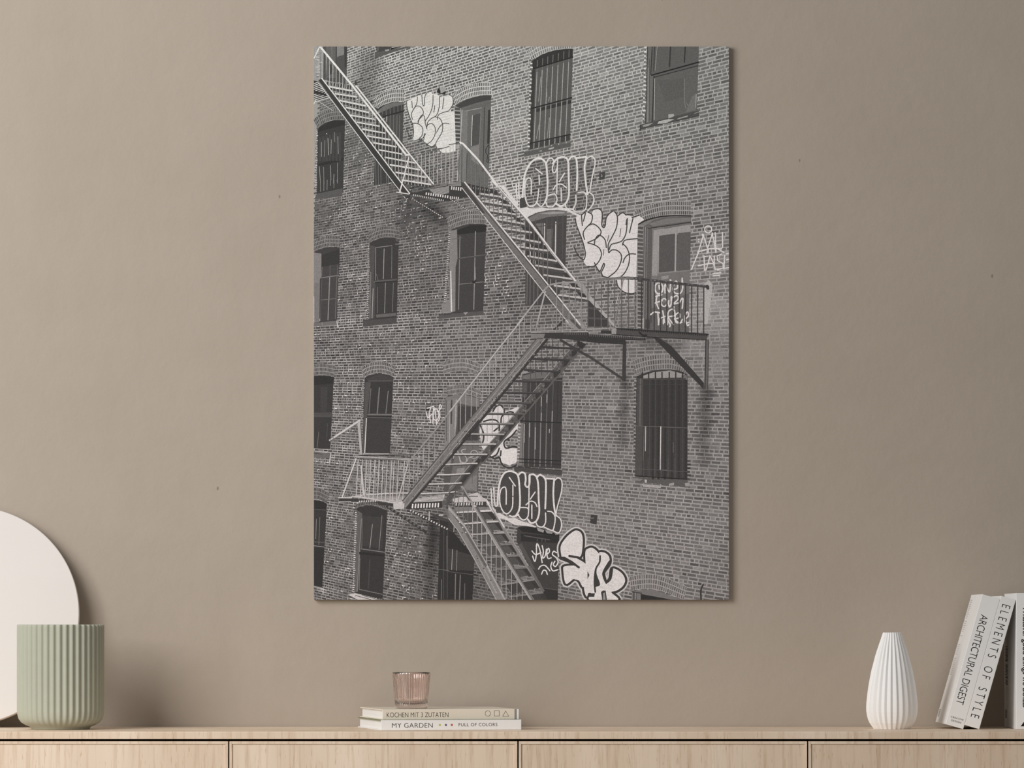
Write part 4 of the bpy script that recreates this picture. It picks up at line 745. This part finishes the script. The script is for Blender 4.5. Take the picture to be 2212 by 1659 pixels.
# ------------------------------------------------------------------ the panel itself
PANEL_D = 0.012
def ink_material():
    m = mat('printed ink', (.5, .5, .5, 1), .62, .18)
    at = nd(m, 'ShaderNodeAttribute'); at.attribute_name = 'ink'
    tc = nd(m, 'ShaderNodeTexCoord')
    n = nd(m, 'ShaderNodeTexNoise'); n.inputs['Scale'].default_value = 520; n.inputs['Detail'].default_value = 3
    ln(m, tc.outputs['Object'], n.inputs['Vector'])
    mr = nd(m, 'ShaderNodeMapRange'); mr.inputs['From Min'].default_value = .25; mr.inputs['From Max'].default_value = .75
    mr.inputs['To Min'].default_value = .80; mr.inputs['To Max'].default_value = 1.20
    ln(m, n.outputs['Fac'], mr.inputs['Value'])
    mx = nd(m, 'ShaderNodeVectorMath'); mx.operation = 'SCALE'
    ln(m, at.outputs['Color'], mx.inputs[0]); ln(m, mr.outputs['Result'], mx.inputs['Scale'])
    ln(m, mx.outputs['Vector'], bs(m).inputs['Base Color'])
    return m
def build_poster():
    cx, cz = PX((PL + PR) / 2, PANEL_D), PZ((PT + PB) / 2, PANEL_D)
    t = thing('wall_poster', 'tall black and white photo of a brick building with fire escape stairs, on the wall', 'poster', (cx, 0, cz))
    x0, x1 = PX(PL, PANEL_D) - cx, PX(PR, PANEL_D) - cx
    z0, z1 = PZ(PB, PANEL_D) - cz, PZ(PT, PANEL_D) - cz
    boxobj('panel', x0, x1, -PANEL_D, -0.0004, z0, z1, mottled('panel board', (.40, .39, .36, 1), .5, .3), t)
    me = bpy.data.meshes.new('printed_photo')
    lev = coats(); vv, ff = [], []
    for (z, p), l in zip(F_, lev):
        ff.append(tuple(range(len(vv), len(vv) + len(p))))
        vv.extend((PX(x, PANEL_D) - cx, -PANEL_D - 1.6e-5 * (l + 1), PZ(y, PANEL_D) - cz) for x, y in p)
    me.from_pydata(vv, [], ff)
    print('coats of ink', max(lev))
    ca = me.color_attributes.new('ink', 'FLOAT_COLOR', 'CORNER')
    buf = []
    for p in me.polygons:
        v, y = C_[p.index]
        f = max(0, min(1, (y - 250) / 300))
        for v in (v if isinstance(v, list) else [v] * p.loop_total):
            v = min(.93, s2l(max(20, min(235, v))) * INK)
            buf.extend((v * (1.02), v * (1.012 - .052 * f), v * (.975 - .02 * f), 1))
    ca.data.foreach_set('color', buf)
    link('printed_photo', me, ink_material(), t)
    return t
# ------------------------------------------------------------------ surfaces
def wall_material():
    c0, c1 = WALL_A, WALL_B
    m = mat('taupe plaster', c0, .78, .2)
    tc = nd(m, 'ShaderNodeTexCoord')
    n = nd(m, 'ShaderNodeTexNoise'); n.inputs['Scale'].default_value = 3.2; n.inputs['Detail'].default_value = 7; n.inputs['Roughness'].default_value = .62
    ln(m, tc.outputs['Object'], n.inputs['Vector'])
    r = nd(m, 'ShaderNodeValToRGB'); r.color_ramp.elements[0].position = .32; r.color_ramp.elements[1].position = .68
    r.color_ramp.elements[0].color = c0; r.color_ramp.elements[1].color = c1
    ln(m, n.outputs['Fac'], r.inputs['Fac'])
    # dark pin holes and chips scattered in the plaster
    vo = nd(m, 'ShaderNodeTexVoronoi'); vo.inputs['Scale'].default_value = 17
    mp = nd(m, 'ShaderNodeMapping'); mp.inputs['Scale'].default_value = (1, 1, .55)
    ln(m, tc.outputs['Object'], mp.inputs['Vector']); ln(m, mp.outputs['Vector'], vo.inputs['Vector'])
    sp = nd(m, 'ShaderNodeMath', operation='LESS_THAN'); sp.inputs[1].default_value = .032
    ln(m, vo.outputs['Distance'], sp.inputs[0])
    sx = nd(m, 'ShaderNodeSeparateColor'); ln(m, vo.outputs['Color'], sx.inputs[0])
    pick = nd(m, 'ShaderNodeMath', operation='GREATER_THAN'); pick.inputs[1].default_value = .62
    ln(m, sx.outputs[0], pick.inputs[0])
    mu = nd(m, 'ShaderNodeMath', operation='MULTIPLY'); ln(m, sp.outputs[0], mu.inputs[0]); ln(m, pick.outputs[0], mu.inputs[1])
    mu2 = nd(m, 'ShaderNodeMath', operation='MULTIPLY'); ln(m, mu.outputs[0], mu2.inputs[0]); mu2.inputs[1].default_value = .45
    mx = nd(m, 'ShaderNodeMix', data_type='RGBA'); mx.inputs[7].default_value = (.07, .06, .05, 1)
    ln(m, mu2.outputs[0], mx.inputs[0]); ln(m, r.outputs['Color'], mx.inputs[6]); ln(m, mx.outputs[2], bs(m).inputs['Base Color'])
    n2 = nd(m, 'ShaderNodeTexNoise'); n2.inputs['Scale'].default_value = 26; n2.inputs['Detail'].default_value = 6; n2.inputs['Roughness'].default_value = .6
    ln(m, tc.outputs['Object'], n2.inputs['Vector'])
    bp = nd(m, 'ShaderNodeBump'); bp.inputs['Strength'].default_value = .22; bp.inputs['Distance'].default_value = .006
    ln(m, n2.outputs['Fac'], bp.inputs['Height']); ln(m, bp.outputs['Normal'], bs(m).inputs['Normal'])
    return m
def wood_material(name='pale oak', seed=0.0, horiz=False):
    m = mat(name, (.66, .5, .36, 1), .46, .3)
    tc = nd(m, 'ShaderNodeTexCoord')
    mp = nd(m, 'ShaderNodeMapping'); mp.inputs['Location'].default_value = (seed, seed * .7, 0)
    mp.inputs['Scale'].default_value = (1, 1, .05) if not horiz else (1, .04, 1)
    ln(m, tc.outputs['Object'], mp.inputs['Vector'])
    a = nd(m, 'ShaderNodeTexNoise'); a.inputs['Scale'].default_value = 120; a.inputs['Detail'].default_value = 5; a.inputs['Roughness'].default_value = .62; a.inputs['Distortion'].default_value = .35
    b = nd(m, 'ShaderNodeTexNoise'); b.inputs['Scale'].default_value = 11; b.inputs['Detail'].default_value = 3
    ln(m, mp.outputs['Vector'], a.inputs['Vector']); ln(m, mp.outputs['Vector'], b.inputs['Vector'])
    r = nd(m, 'ShaderNodeValToRGB'); r.color_ramp.elements[0].position = .26; r.color_ramp.elements[1].position = .50
    r.color_ramp.elements[0].color = WOOD_D; r.color_ramp.elements[1].color = WOOD_L
    ln(m, a.outputs['Fac'], r.inputs['Fac'])
    r2 = nd(m, 'ShaderNodeValToRGB'); r2.color_ramp.elements[0].position = .35; r2.color_ramp.elements[1].position = .65
    r2.color_ramp.elements[0].color = (.88, .84, .80, 1); r2.color_ramp.elements[1].color = (1, 1, 1, 1)
    ln(m, b.outputs['Fac'], r2.inputs['Fac'])
    mx = nd(m, 'ShaderNodeMix', data_type='RGBA', blend_type='MULTIPLY'); mx.inputs[0].default_value = 1
    ln(m, r.outputs['Color'], mx.inputs[6]); ln(m, r2.outputs['Color'], mx.inputs[7])
    # short dark pores
    mp2 = nd(m, 'ShaderNodeMapping'); mp2.inputs['Location'].default_value = (seed + 3, 1, 0); mp2.inputs['Scale'].default_value = (1, 1, .11)
    ln(m, tc.outputs['Object'], mp2.inputs['Vector'])
    c = nd(m, 'ShaderNodeTexNoise'); c.inputs['Scale'].default_value = 420; c.inputs['Detail'].default_value = 2
    ln(m, mp2.outputs['Vector'], c.inputs['Vector'])
    r3 = nd(m, 'ShaderNodeValToRGB'); r3.color_ramp.elements[0].position = .62; r3.color_ramp.elements[1].position = .74
    r3.color_ramp.elements[0].color = (1, 1, 1, 1); r3.color_ramp.elements[1].color = (.82, .75, .68, 1)
    ln(m, c.outputs['Fac'], r3.inputs['Fac'])
    mx2 = nd(m, 'ShaderNodeMix', data_type='RGBA', blend_type='MULTIPLY'); mx2.inputs[0].default_value = 1
    ln(m, mx.outputs[2], mx2.inputs[6]); ln(m, r3.outputs['Color'], mx2.inputs[7]); ln(m, mx2.outputs[2], bs(m).inputs['Base Color'])
    bp = nd(m, 'ShaderNodeBump'); bp.inputs['Strength'].default_value = .08; bp.inputs['Distance'].default_value = .001
    ln(m, a.outputs['Fac'], bp.inputs['Height']); ln(m, bp.outputs['Normal'], bs(m).inputs['Normal'])
    return m
INK = 1.40
WALL_A, WALL_B = (.455, .388, .321, 1), (.490, .420, .350, 1)
WOOD_D, WOOD_L = (.77, .575, .42, 1), (.97, .80, .63, 1)
# ------------------------------------------------------------------ room
def structure(o): o['kind'] = 'structure'; return o
structure(boxobj('wall_back', -3.2, 3.2, 0, .12, 0, 2.7, wall_material()))
structure(boxobj('floor', -3.2, 3.2, -9.5, .12, -.08, 0, mottled('floor boards', (.20, .16, .125, 1), .5, .3, scale=6, amt=.15)))
# ------------------------------------------------------------------ sideboard
DF = 0.382
def build_sideboard():
    xl, xr = PX(-131.5, DF), PX(2371.5, DF)
    t = thing('sideboard', 'long pale oak sideboard with flat framed doors, standing along the wall under the poster', 'sideboard', ((xl + xr) / 2, 0, 0))
    h = (xr - xl) / 2; cx = (xl + xr) / 2
    zs = PZ(1596.8, DF); zd = PZ(1601.6, DF)
    wood = wood_material('pale oak'); dark = mottled('gap shade black', (.012, .010, .009, 1), .8, .1)  # near-black colour paints in the shade seen through the slab and door gaps
    top = boxobj('top', -h, h, -DF, -.002, zs, ZT, wood, t, .0012)
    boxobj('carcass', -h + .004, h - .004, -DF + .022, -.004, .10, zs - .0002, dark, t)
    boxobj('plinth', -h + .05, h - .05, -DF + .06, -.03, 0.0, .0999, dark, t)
    fw = 5.6 * K(DF)          # narrow frame round every door
    for a, b in ((-131.5, 494), (494, 1119), (1119, 1745), (1745, 2371.5)):
        x0, x1 = PX(a, DF) - cx + .0012, PX(b, DF) - cx - .0012
        z0, z1 = .104, zd
        bm = bmesh.new()
        box(bm, x0, x1, -DF + .0004, -DF + .020, z1 - fw, z1, .0004)
        box(bm, x0, x1, -DF + .0004, -DF + .020, z0, z0 + fw, .0004)
        box(bm, x0, x0 + fw, -DF + .0004, -DF + .020, z0 + fw, z1 - fw, .0004)
        box(bm, x1 - fw, x1, -DF + .0004, -DF + .020, z0 + fw, z1 - fw, .0004)
        d = from_bm('door', bm, wood, t)
        boxobj('door_panel', x0 + fw, x1 - fw, -DF + .0022, -DF + .018, z0 + fw, z1 - fw, wood_material('pale oak', a * .013), d, .0009)
build_sideboard()
# ------------------------------------------------------------------ round disc at the left
def build_disc():
    r = 240.6 * K(.06); th = .011
    tilt = math.radians(10.6)
    # local: disc axis along y, foot of the disc at the origin
    n = 128; rows = [(0, -th), (r - .0012, -th), (r - .0002, -th + .0011), (r, -th + .002), (r, -.0015), (r - .0015, 0), (0, 0)]
    t = thing('decorative_disc', 'large round cream white disc leaning on the wall behind the sage green pot', 'decorative disc', (PX(-70.6, .06), -.078, ZT + .0008 + th * math.sin(tilt)), (-tilt, 0, 0))
    bm = bmesh.new(); rings = []
    for rr, y in rows:
        if rr == 0: rings.append([bm.verts.new((0, y, r))]); continue
        rings.append([bm.verts.new((rr * math.sin(2 * math.pi * k / n), y, r - rr * math.cos(2 * math.pi * k / n))) for k in range(n)])
    for a, b in zip(rings, rings[1:]):
        for k in range(n):
            k2 = (k + 1) % n
            if len(a) == 1: bm.faces.new((a[0], b[k], b[k2]))
            elif len(b) == 1: bm.faces.new((a[k], b[0], a[k2]))
            else: bm.faces.new((a[k], b[k], b[k2], a[k2]))
    bmesh.ops.recalc_face_normals(bm, faces=bm.faces)
    from_bm('plate', bm, mottled('cream lacquer', (.815, .765, .725, 1), .55, .25, scale=9, amt=.012), t)
build_disc()
# ------------------------------------------------------------------ sage pot
def build_pot():
    D = .21; k = K(D); R = 94 * k
    z0 = 0; H = 226 * k
    prof = [(0, 0), (.050 * 1, 0), (.0515, .001), (.0525, .004), (R * .80, .0075), (R * .90, .012), (R * .965, .0185), (R * .99, .026), (R, .034), (R, H - .004), (R, H - .0006), (R - .0008, H), (R - .0045, H), (R - .005, H - .001), (R - .006, H - .02), (R - .006, .03), (R - .02, .016), (0, .014)]
    nf = 42
    def rf(r, z, a, kk, i):
        if 4 <= i <= 12:
            w = min(1, max(0, (i - 3) / 4)) * (1 if i < 12 else .6)
            ph = a * nf
            c = math.cos(ph)
            return r - .0030 * w * (1 - (abs(c) ** .7 * (1 if c > 0 else -1))) * .5
        return r
    t = thing('flower_pot', 'sage green ribbed round pot standing before the cream disc', 'pot', (PX(131, D), -D, ZT + .0002))
    revolve('vessel', prof, rf, nf * 12, mottled('sage ceramic', (.455, .465, .375, 1), .62, .25, scale=60, amt=.02), t)
build_pot()
# ------------------------------------------------------------------ white vase
def build_vase():
    D = .178; k = K(D); q = k / 6.636
    cx = 709
    pts = [(447,1497),(415,1455),(385,1410),(365,1362),(350,1310),(341,1250),(339,1190),(342,1120),(350,1040),(360,960),(375,860),(395,750),(416,650),(440,560),(464,465),(490,380),(517,300),(545,220),(563,165),(580,117)]
    prof = [(0, 0)] + [((cx - x) * q, (1497 - y) * q) for x, y in pts]
    top_r, top_z = prof[-1]
    prof += [(top_r - .0028, top_z), (top_r - .0032, top_z - .004), (prof[-4][0] - .004, prof[-4][1]), (prof[10][0] - .005, prof[10][1]), (prof[6][0] - .006, prof[6][1]), (.02, .006), (0, .006)]
    n = 26; per = 8; nb = len(pts)
    def rf(r, z, a, kk, i):
        if 1 <= i <= nb:
            f = (kk % per) / per
            # sharp pleats: long face one way, short face back
            saw = f / .62 if f < .62 else (1 - f) / .38
            amp = .0025 * min(1, r / .030) * (.55 + .45 * min(1, i / 4))
            return r - amp * (1 - saw)
        return r
    t = thing('vase', 'slim white pleated vase with narrow neck, left of the leaning books', 'vase', (PX(1820 + cx / 6.636, D), -D, ZT + .0002), (0, 0, math.radians(4)))
    revolve('body', prof, rf, n * per, mottled('white bisque', (.96, .955, .945, 1), .6, .25, scale=30, amt=.01), t, smooth=False)
build_vase()
# ------------------------------------------------------------------ books
PAPER = None
def paper_material():
    m = mat('paper edges', (.86, .85, .83, 1), .8, .1)
    tc = nd(m, 'ShaderNodeTexCoord')
    mp = nd(m, 'ShaderNodeMapping'); mp.inputs['Scale'].default_value = (900, 4, 4)
    ln(m, tc.outputs['Object'], mp.inputs['Vector'])
    n = nd(m, 'ShaderNodeTexNoise'); n.inputs['Scale'].default_value = 1.0
    ln(m, mp.outputs['Vector'], n.inputs['Vector'])
    r = nd(m, 'ShaderNodeValToRGB'); r.color_ramp.elements[0].color = (.76, .755, .74, 1); r.color_ramp.elements[1].color = (.92, .915, .9, 1)
    ln(m, n.outputs['Fac'], r.inputs['Fac']); ln(m, r.outputs['Color'], bs(m).inputs['Base Color'])
    return m
PAPER = paper_material()
BLACK = mottled('black print', (.012, .012, .012, 1), .6, .2); DARK = mottled('soft black print', (.06, .058, .055, 1), .6, .2); GREY = mottled('grey print', (.30, .30, .29, 1), .6, .2); FAINT = mottled('faint print', (.42, .40, .37, 1), .6, .2)
def book(label, cat, group, T, H, DP, spine_m, left_m, right_m, loc, rot, board=.0022, gap=.004):
    """upright book: thickness T along x from 0, height H along z, spine facing -y, depth DP"""
    t = thing('book', label, cat, loc, rot, group)
    boxobj('spine', 0, T, 0, .0022, 0, H, spine_m, t, .0007)
    boxobj('front_board', T - board, T, .00225, DP, 0, H, right_m, t, .0004)
    boxobj('back_board', 0, board, .00225, DP, 0, H, left_m, t, .0004)
    boxobj('pages', board + .0001, T - board - .0001, .0023, DP - gap, gap, H - gap, PAPER, t)
    return t
WHITE = mottled('white book cloth', (.95, .945, .935, 1), .45, .35, scale=60, amt=.01)
GLOSS = mottled('satin white jacket', (.94, .935, .93, 1), .42, .25, scale=20, amt=.02, bump=.35, bscale=28)
CREAM = mottled('cream book cloth', (.87, .785, .66, 1), .5, .3, scale=60, amt=.01)
GREEN = mottled('printed green cover', (.20, .235, .12, 1), .4, .4, scale=240, amt=.6)
def Mx(origin, xdir, ydir):
    x = Vector(xdir).normalized(); y = Vector(ydir).normalized(); z = x.cross(y)
    M = Matrix((x, y, z)).transposed().to_4x4(); M.translation = Vector(origin); return M
GRP_FLAT, GRP_UP = 'books lying under the glass', 'books standing at the right end'
def flat_books():
    # lying: the book's x (thickness) points up, its z (height) runs to the right, spine to the viewer
    yaw = math.radians(11.5)
    def lie(cx, D, z, T, H, DP, label, sm, lm, rm):
        # basis: local x -> up, local y -> back, local z -> left to right reversed sign kept right handed
        t = book(label, 'book', GRP_FLAT, T, H, DP, sm, lm, rm, (0, 0, 0), (0, 0, 0), .0016, .0035)
        ex = Vector((0, 0, 1)); ez = Vector((-math.cos(yaw), -math.sin(yaw), 0)); ey = ez.cross(ex)
        if ey.y < 0: ez = -ez; ey = ez.cross(ex)
        t.matrix_world = Matrix((ex, ey, ez)).transposed().to_4x4()
        return t, ez
    def put(t, ez, corner, H):
        # corner = left front corner of the spine
        p = Vector(corner)
        if ez.x < 0: p = p - ez * H
        t.location = p
    # bottom book
    DL = .300; T1b = 22.3 * K(DL); H1 = (1125.2 - 823.2) * K(.27) / math.cos(yaw)
    t, ez = lie(0, 0, 0, T1b, H1, .245, 'white book lying flat on the sideboard with three coloured dots on its spine', WHITE, WHITE, GREEN)
    put(t, ez, (PX(823.2, DL), -DL, ZT + .0002), H1)
    rd = -1 if ez.x < 0 else 1
    def spine_text(t, rd, H, body, fx0, fx1, fy0, fy1, T, **kw):
        # fractions along the spine from its left end and up from its lower edge
        o = (fy0 * T, -.00025, (H - fx0 * H) if rd < 0 else fx0 * H)
        return text_obj('title', body, (fx1 - fx0) * H, (fy1 - fy0) * T, Mx(o, (0, 0, rd), (1, 0, 0)), kw.pop('m', BLACK), t, **kw)
    def fx(x): return (x - 437) / (2030 - 437)
    spine_text(t, rd, H1, 'MY GARDEN', fx(560), fx(1020), .25, .70, T1b, offset=-.012, space=1.05)
    spine_text(t, rd, H1, 'FULL OF COLORS', fx(1315), fx(1755), .36, .68, T1b, offset=-.006, space=1.1, m=DARK)
    for x, c, nm in ((1100, (.62, .66, .10, 1), 'yellow'), (1170, (.16, .13, .28, 1), 'violet'), (1237, (.62, .13, .08, 1), 'red')):
        bm = bmesh.new(); s = fx(x) * H1; bmesh.ops.create_circle(bm, cap_ends=True, segments=24, radius=.0019)
        M = Mx((.50 * T1b, -.00025, (H1 - s) if rd < 0 else s), (0, 0, rd), (1, 0, 0))
        bmesh.ops.transform(bm, matrix=M, verts=bm.verts)
        d = from_bm('spine_dot', bm, mottled(nm + ' ink', c, .6, .2), t); d['label'] = nm + ' dot'
    # upper book
    DL2 = .290; T2b = 22.2 * K(DL2); H2 = (1119.6 - 826.2) * K(.27) / math.cos(yaw)
    t, ez = lie(0, 0, 0, T2b, H2, .235, 'cream book lying on top of the white one, circle square and triangle on its spine', CREAM, CREAM, CREAM)
    put(t, ez, (PX(826.4, DL2), -DL2, ZT + .0002 + T1b + .0003), H2)
    rd = -1 if ez.x < 0 else 1
    def fx(x): return (x - 453) / (1998 - 453)
    spine_text(t, rd, H2, 'KOCHEN MIT 3 ZUTATEN', fx(500), fx(1197), .24, .70, T2b, offset=-.016, space=1.02)
    def at(x, f): s = fx(x) * H2; return Vector((f * T2b, -.00025, (H2 - s) if rd < 0 else s))
    pxs = H2 / (1998 - 453)
    def outline(name, pts, w):
        bm = bmesh.new(); n = len(pts)
        c = sum((Vector(p) for p in pts), Vector()) / n
        O = [bm.verts.new(p) for p in pts]; I = [bm.verts.new(Vector(p) + (c - Vector(p)).normalized() * w) for p in pts]
        for i in range(n): bm.faces.new((O[i], O[(i + 1) % n], I[(i + 1) % n], I[i]))
        from_bm(name, bm, BLACK, t)
    cc = at(1645, .575)
    outline('spine_circle', [cc + Vector((math.sin(a) * 32 * pxs, 0, math.cos(a) * 32 * pxs)) for a in [2 * math.pi * k / 40 for k in range(40)]], 3.2 * pxs)
    outline('spine_square', [at(1718, .315), at(1777, .315), at(1777, .85), at(1718, .85)], 4.6 * pxs)
    outline('spine_triangle', [at(1812, .28), at(1886, .28), at(1848, .84)], 6 * pxs)
    for a, b, m, nm in ((1950, 1974, GREY, 'grey band'), (1980, 1998, WHITE, 'white band')):
        s0, s1 = fx(a) * H2, fx(b) * H2
        if rd < 0: s0, s1 = H2 - s1, H2 - s0
        o = boxobj('spine_band', .0002, T2b - .0002, -.0002, 0, s0, min(s1, H2 - .0003), m, t); o['label'] = nm
    return ZT + .0002 + T1b + .0003 + T2b
ZB = flat_books()
def up_books():
    D = .2128; k = K(D); DP = .186
    lean = math.radians(15.8)
    c, s = math.cos(lean), math.sin(lean)
    def lean_book(px_right, T, H, label, lm, sm=WHITE):
        # bottom right front corner stands on the sideboard
        xr = PX(px_right, D); z = ZT + .0003
        t = book(label, 'book', GRP_UP, T, H, DP, sm, lm, WHITE, (xr - T * c, -D, z + T * s), (0, lean, 0))
        return t, xr
    Ta, Ha = 39.6 * k, 292 * k
    t, xa = lean_book(2080.7, Ta, Ha, 'thick white book leaning over nearest the vase, small grey text on its glossy side', GLOSS)
    text_obj('title', 'ARCHITECTURAL DIGEST', .685 * Ha, .42 * Ta, Mx((.22 * Ta, -.0002, Ha * .855), (0, 0, -1), (1, 0, 0)), BLACK, t, offset=-.010, space=.95)
    text_obj('imprint', 'CREATIVE', .72 * Ta, .10 * Ta, Mx((.16 * Ta, -.0002, Ha * .058), (1, 0, 0), (0, 0, 1)), DARK, t, space=1.1)
    text_obj('imprint', 'DESIGN', .55 * Ta, .10 * Ta, Mx((.24 * Ta, -.0002, Ha * .034), (1, 0, 0), (0, 0, 1)), DARK, t, space=1.1)
    bm = bmesh.new()
    rr = random.Random(3)
    rows = [(.955 - i * .0155, .62) for i in range(10)] + [(.79 - i * .0155, .62) for i in range(6)] + [(.675, .4), (.61, .62)] + [(.595 - i * .0155, .6) for i in range(5)] + [(.50 - i * .0155, .6) for i in range(9)]
    def rowq(z, y0, y1, h=.0009):
        vs = [bm.verts.new((-.0002, y, zz)) for y, zz in ((y0, z), (y1, z), (y1, z + h), (y0, z + h))]; bm.faces.new(vs)
    for f, w in rows: rowq(f * Ha, DP - .012 - .040 * rr.uniform(.7, 1), DP - .012)
    from_bm('cover_text', bm, FAINT, t)
    bm = bmesh.new()
    for i in range(14): rowq((.045 + i * .0042) * Ha, DP - .034, DP - .010, .0004 + .0005 * (i % 3 == 0))
    from_bm('barcode', bm, GREY, t)
    Te, He = 33.1 * k, 290 * k
    t, xe = lean_book(2115.4, Te, He, 'thinner white book with widely spaced black capitals leaning against the upright one', WHITE)
    text_obj('title', 'ELEMENTS OF STYLE', .872 * He, .56 * Te, Mx((.22 * Te, -.0002, He * .945), (0, 0, -1), (1, 0, 0)), BLACK, t, offset=-.012, space=1.55, word=1.6)
    # upright book stands where the leaning pair touches it
    xtop = xe + He * s + .0006
    Tv, Hv = .046, 294 * k
    t = book('upright white book with heavy black spine lettering at the right end of the row', 'book', GRP_UP, Tv, Hv, DP, WHITE, WHITE, WHITE, (xtop, -D, ZT + .0003), (0, 0, 0))
    f = lambda y: (1540 - y) / (1540 - 105) * Hv
    text_obj('title', 'Whatever good things we BUILD', f(243) - f(1318), .0118, Mx((.0088, -.0002, f(243)), (0, 0, -1), (1, 0, 0)), BLACK, t, offset=.022)
    bm = bmesh.new(); vs = [bm.verts.new(p) for p in ((.0078, -.0002, f(1510)), (.0250, -.0002, f(1510)), (.0250, -.0002, f(1430)), (.0140, -.0002, f(1460)))]; bm.faces.new(vs); from_bm('publisher_mark', bm, BLACK, t)
    bm = bmesh.new()
    for i in range(26):
        z = (.60 - i * .0105 - (.02 if i > 10 else 0)) * Hv
        vs = [bm.verts.new((-.0002, y, zz)) for y, zz in ((DP - .055, z), (DP - .014 - .01 * (i % 2), z), (DP - .014 - .01 * (i % 2), z + .0012), (DP - .055, z + .0012))]; bm.faces.new(vs)
    from_bm('cover_text', bm, BLACK, t); bm = bmesh.new()
    for i in range(8):
        z = (.07 + i * .008) * Hv
        vs = [bm.verts.new((-.0002, y, zz)) for y, zz in ((DP - .045, z), (DP - .012, z), (DP - .012, z + .0009), (DP - .045, z + .0009))]; bm.faces.new(vs)
    from_bm('barcode', bm, BLACK, t)
up_books()
# ------------------------------------------------------------------ glass
def build_glass():
    D = .20; k = K(D); R0, R1 = 35 * k, 41.3 * k; H = 78.3 * k
    m = mat('rose glass', (.985, .865, .82, 1), .03, .5)
    b = bs(m); b.inputs['Transmission Weight'].default_value = 1.0; b.inputs['IOR'].default_value = 1.38; b.inputs['Coat Weight'].default_value = 1; b.inputs['Coat IOR'].default_value = 1.9; b.inputs['Coat Roughness'].default_value = .13
    n = 46
    prof = [(0, 0), (R0 - .003, 0), (R0 - .001, .0008), (R0, .0026), (R0 + .0003, .0060)] + [(R0 + (R1 - R0) * (.04 + .96 * f ** .8), .0065 + (H - .0075) * f) for f in (0.02, .12, .25, .4, .55, .7, .85, .95)] + [(R1 - .0001, H - .0004), (R1 - .0008, H), (R1 - .0018, H - .0002)]
    prof += [(R1 - .0026, H - .004)] + [(R0 + (R1 - R0) * f - .0030, .008 + (H - .008) * f) for f in (.8, .6, .4, .2, .06)] + [(R0 - .008, .0075), (0, .0072)]
    def rf(r, z, a, kk, i):
        if 5 <= i <= 12: return r - .0007 * (1 - math.cos(a * n)) * .5
        return r
    t = thing('glass_tumbler', 'small rose tinted ribbed glass standing on the cream book', 'glass', (PX(888.8, D), -D, ZB + .0002))
    revolve('tumbler', prof, rf, n * 8, m, t)
build_glass()
# ------------------------------------------------------------------ poster
build_bricks_done = True
build_poster()
# ------------------------------------------------------------------ light and camera
w = bpy.data.worlds.new('room daylight'); SC.world = w; w.use_nodes = True
w.node_tree.nodes['Background'].inputs['Color'].default_value = (1, .985, .965, 1)
w.node_tree.nodes['Background'].inputs['Strength'].default_value = .28
def area(name, loc, target, sx, sy, power, col=(1, 1, 1)):
    l = bpy.data.lights.new(name, 'AREA'); l.shape = 'RECTANGLE'; l.size = sx; l.size_y = sy; l.energy = power; l.color = col
    o = bpy.data.objects.new(name, l); COL.objects.link(o); o.location = loc
    o.rotation_euler = (Vector(target) - Vector(loc)).to_track_quat('-Z', 'Y').to_euler(); return o
area('window_light', (-2.45, -2.6, 2.35), (.1, 0, 1.4), 2.0, 2.0, 93, (1, .99, .975))
area('added_glass_glint_light', (-2.3, -1.95, .72), (-.2, -.2, .85), .22, 1.15, 5, (1, .99, .975))  # added low lamp that puts a bright strip on the glass
cd = bpy.data.cameras.new('camera'); co = bpy.data.objects.new('camera', cd); COL.objects.link(co)
co.location = (0, -DIST, ZC); co.rotation_euler = (math.pi / 2, 0, 0)
cd.sensor_fit = 'HORIZONTAL'; cd.sensor_width = 36; cd.lens = 36 * DIST / (2212 * S)
cd.shift_y = (HY - 829.5) / 2212; cd.shift_x = 0.0; cd.clip_start = .05
SC.camera = co
vs = SC.view_settings; vs.view_transform = 'Standard'; vs.look = 'None'; vs.exposure = 0; vs.gamma = 1; vs.use_curve_mapping = False
SC.cycles.use_denoising = True
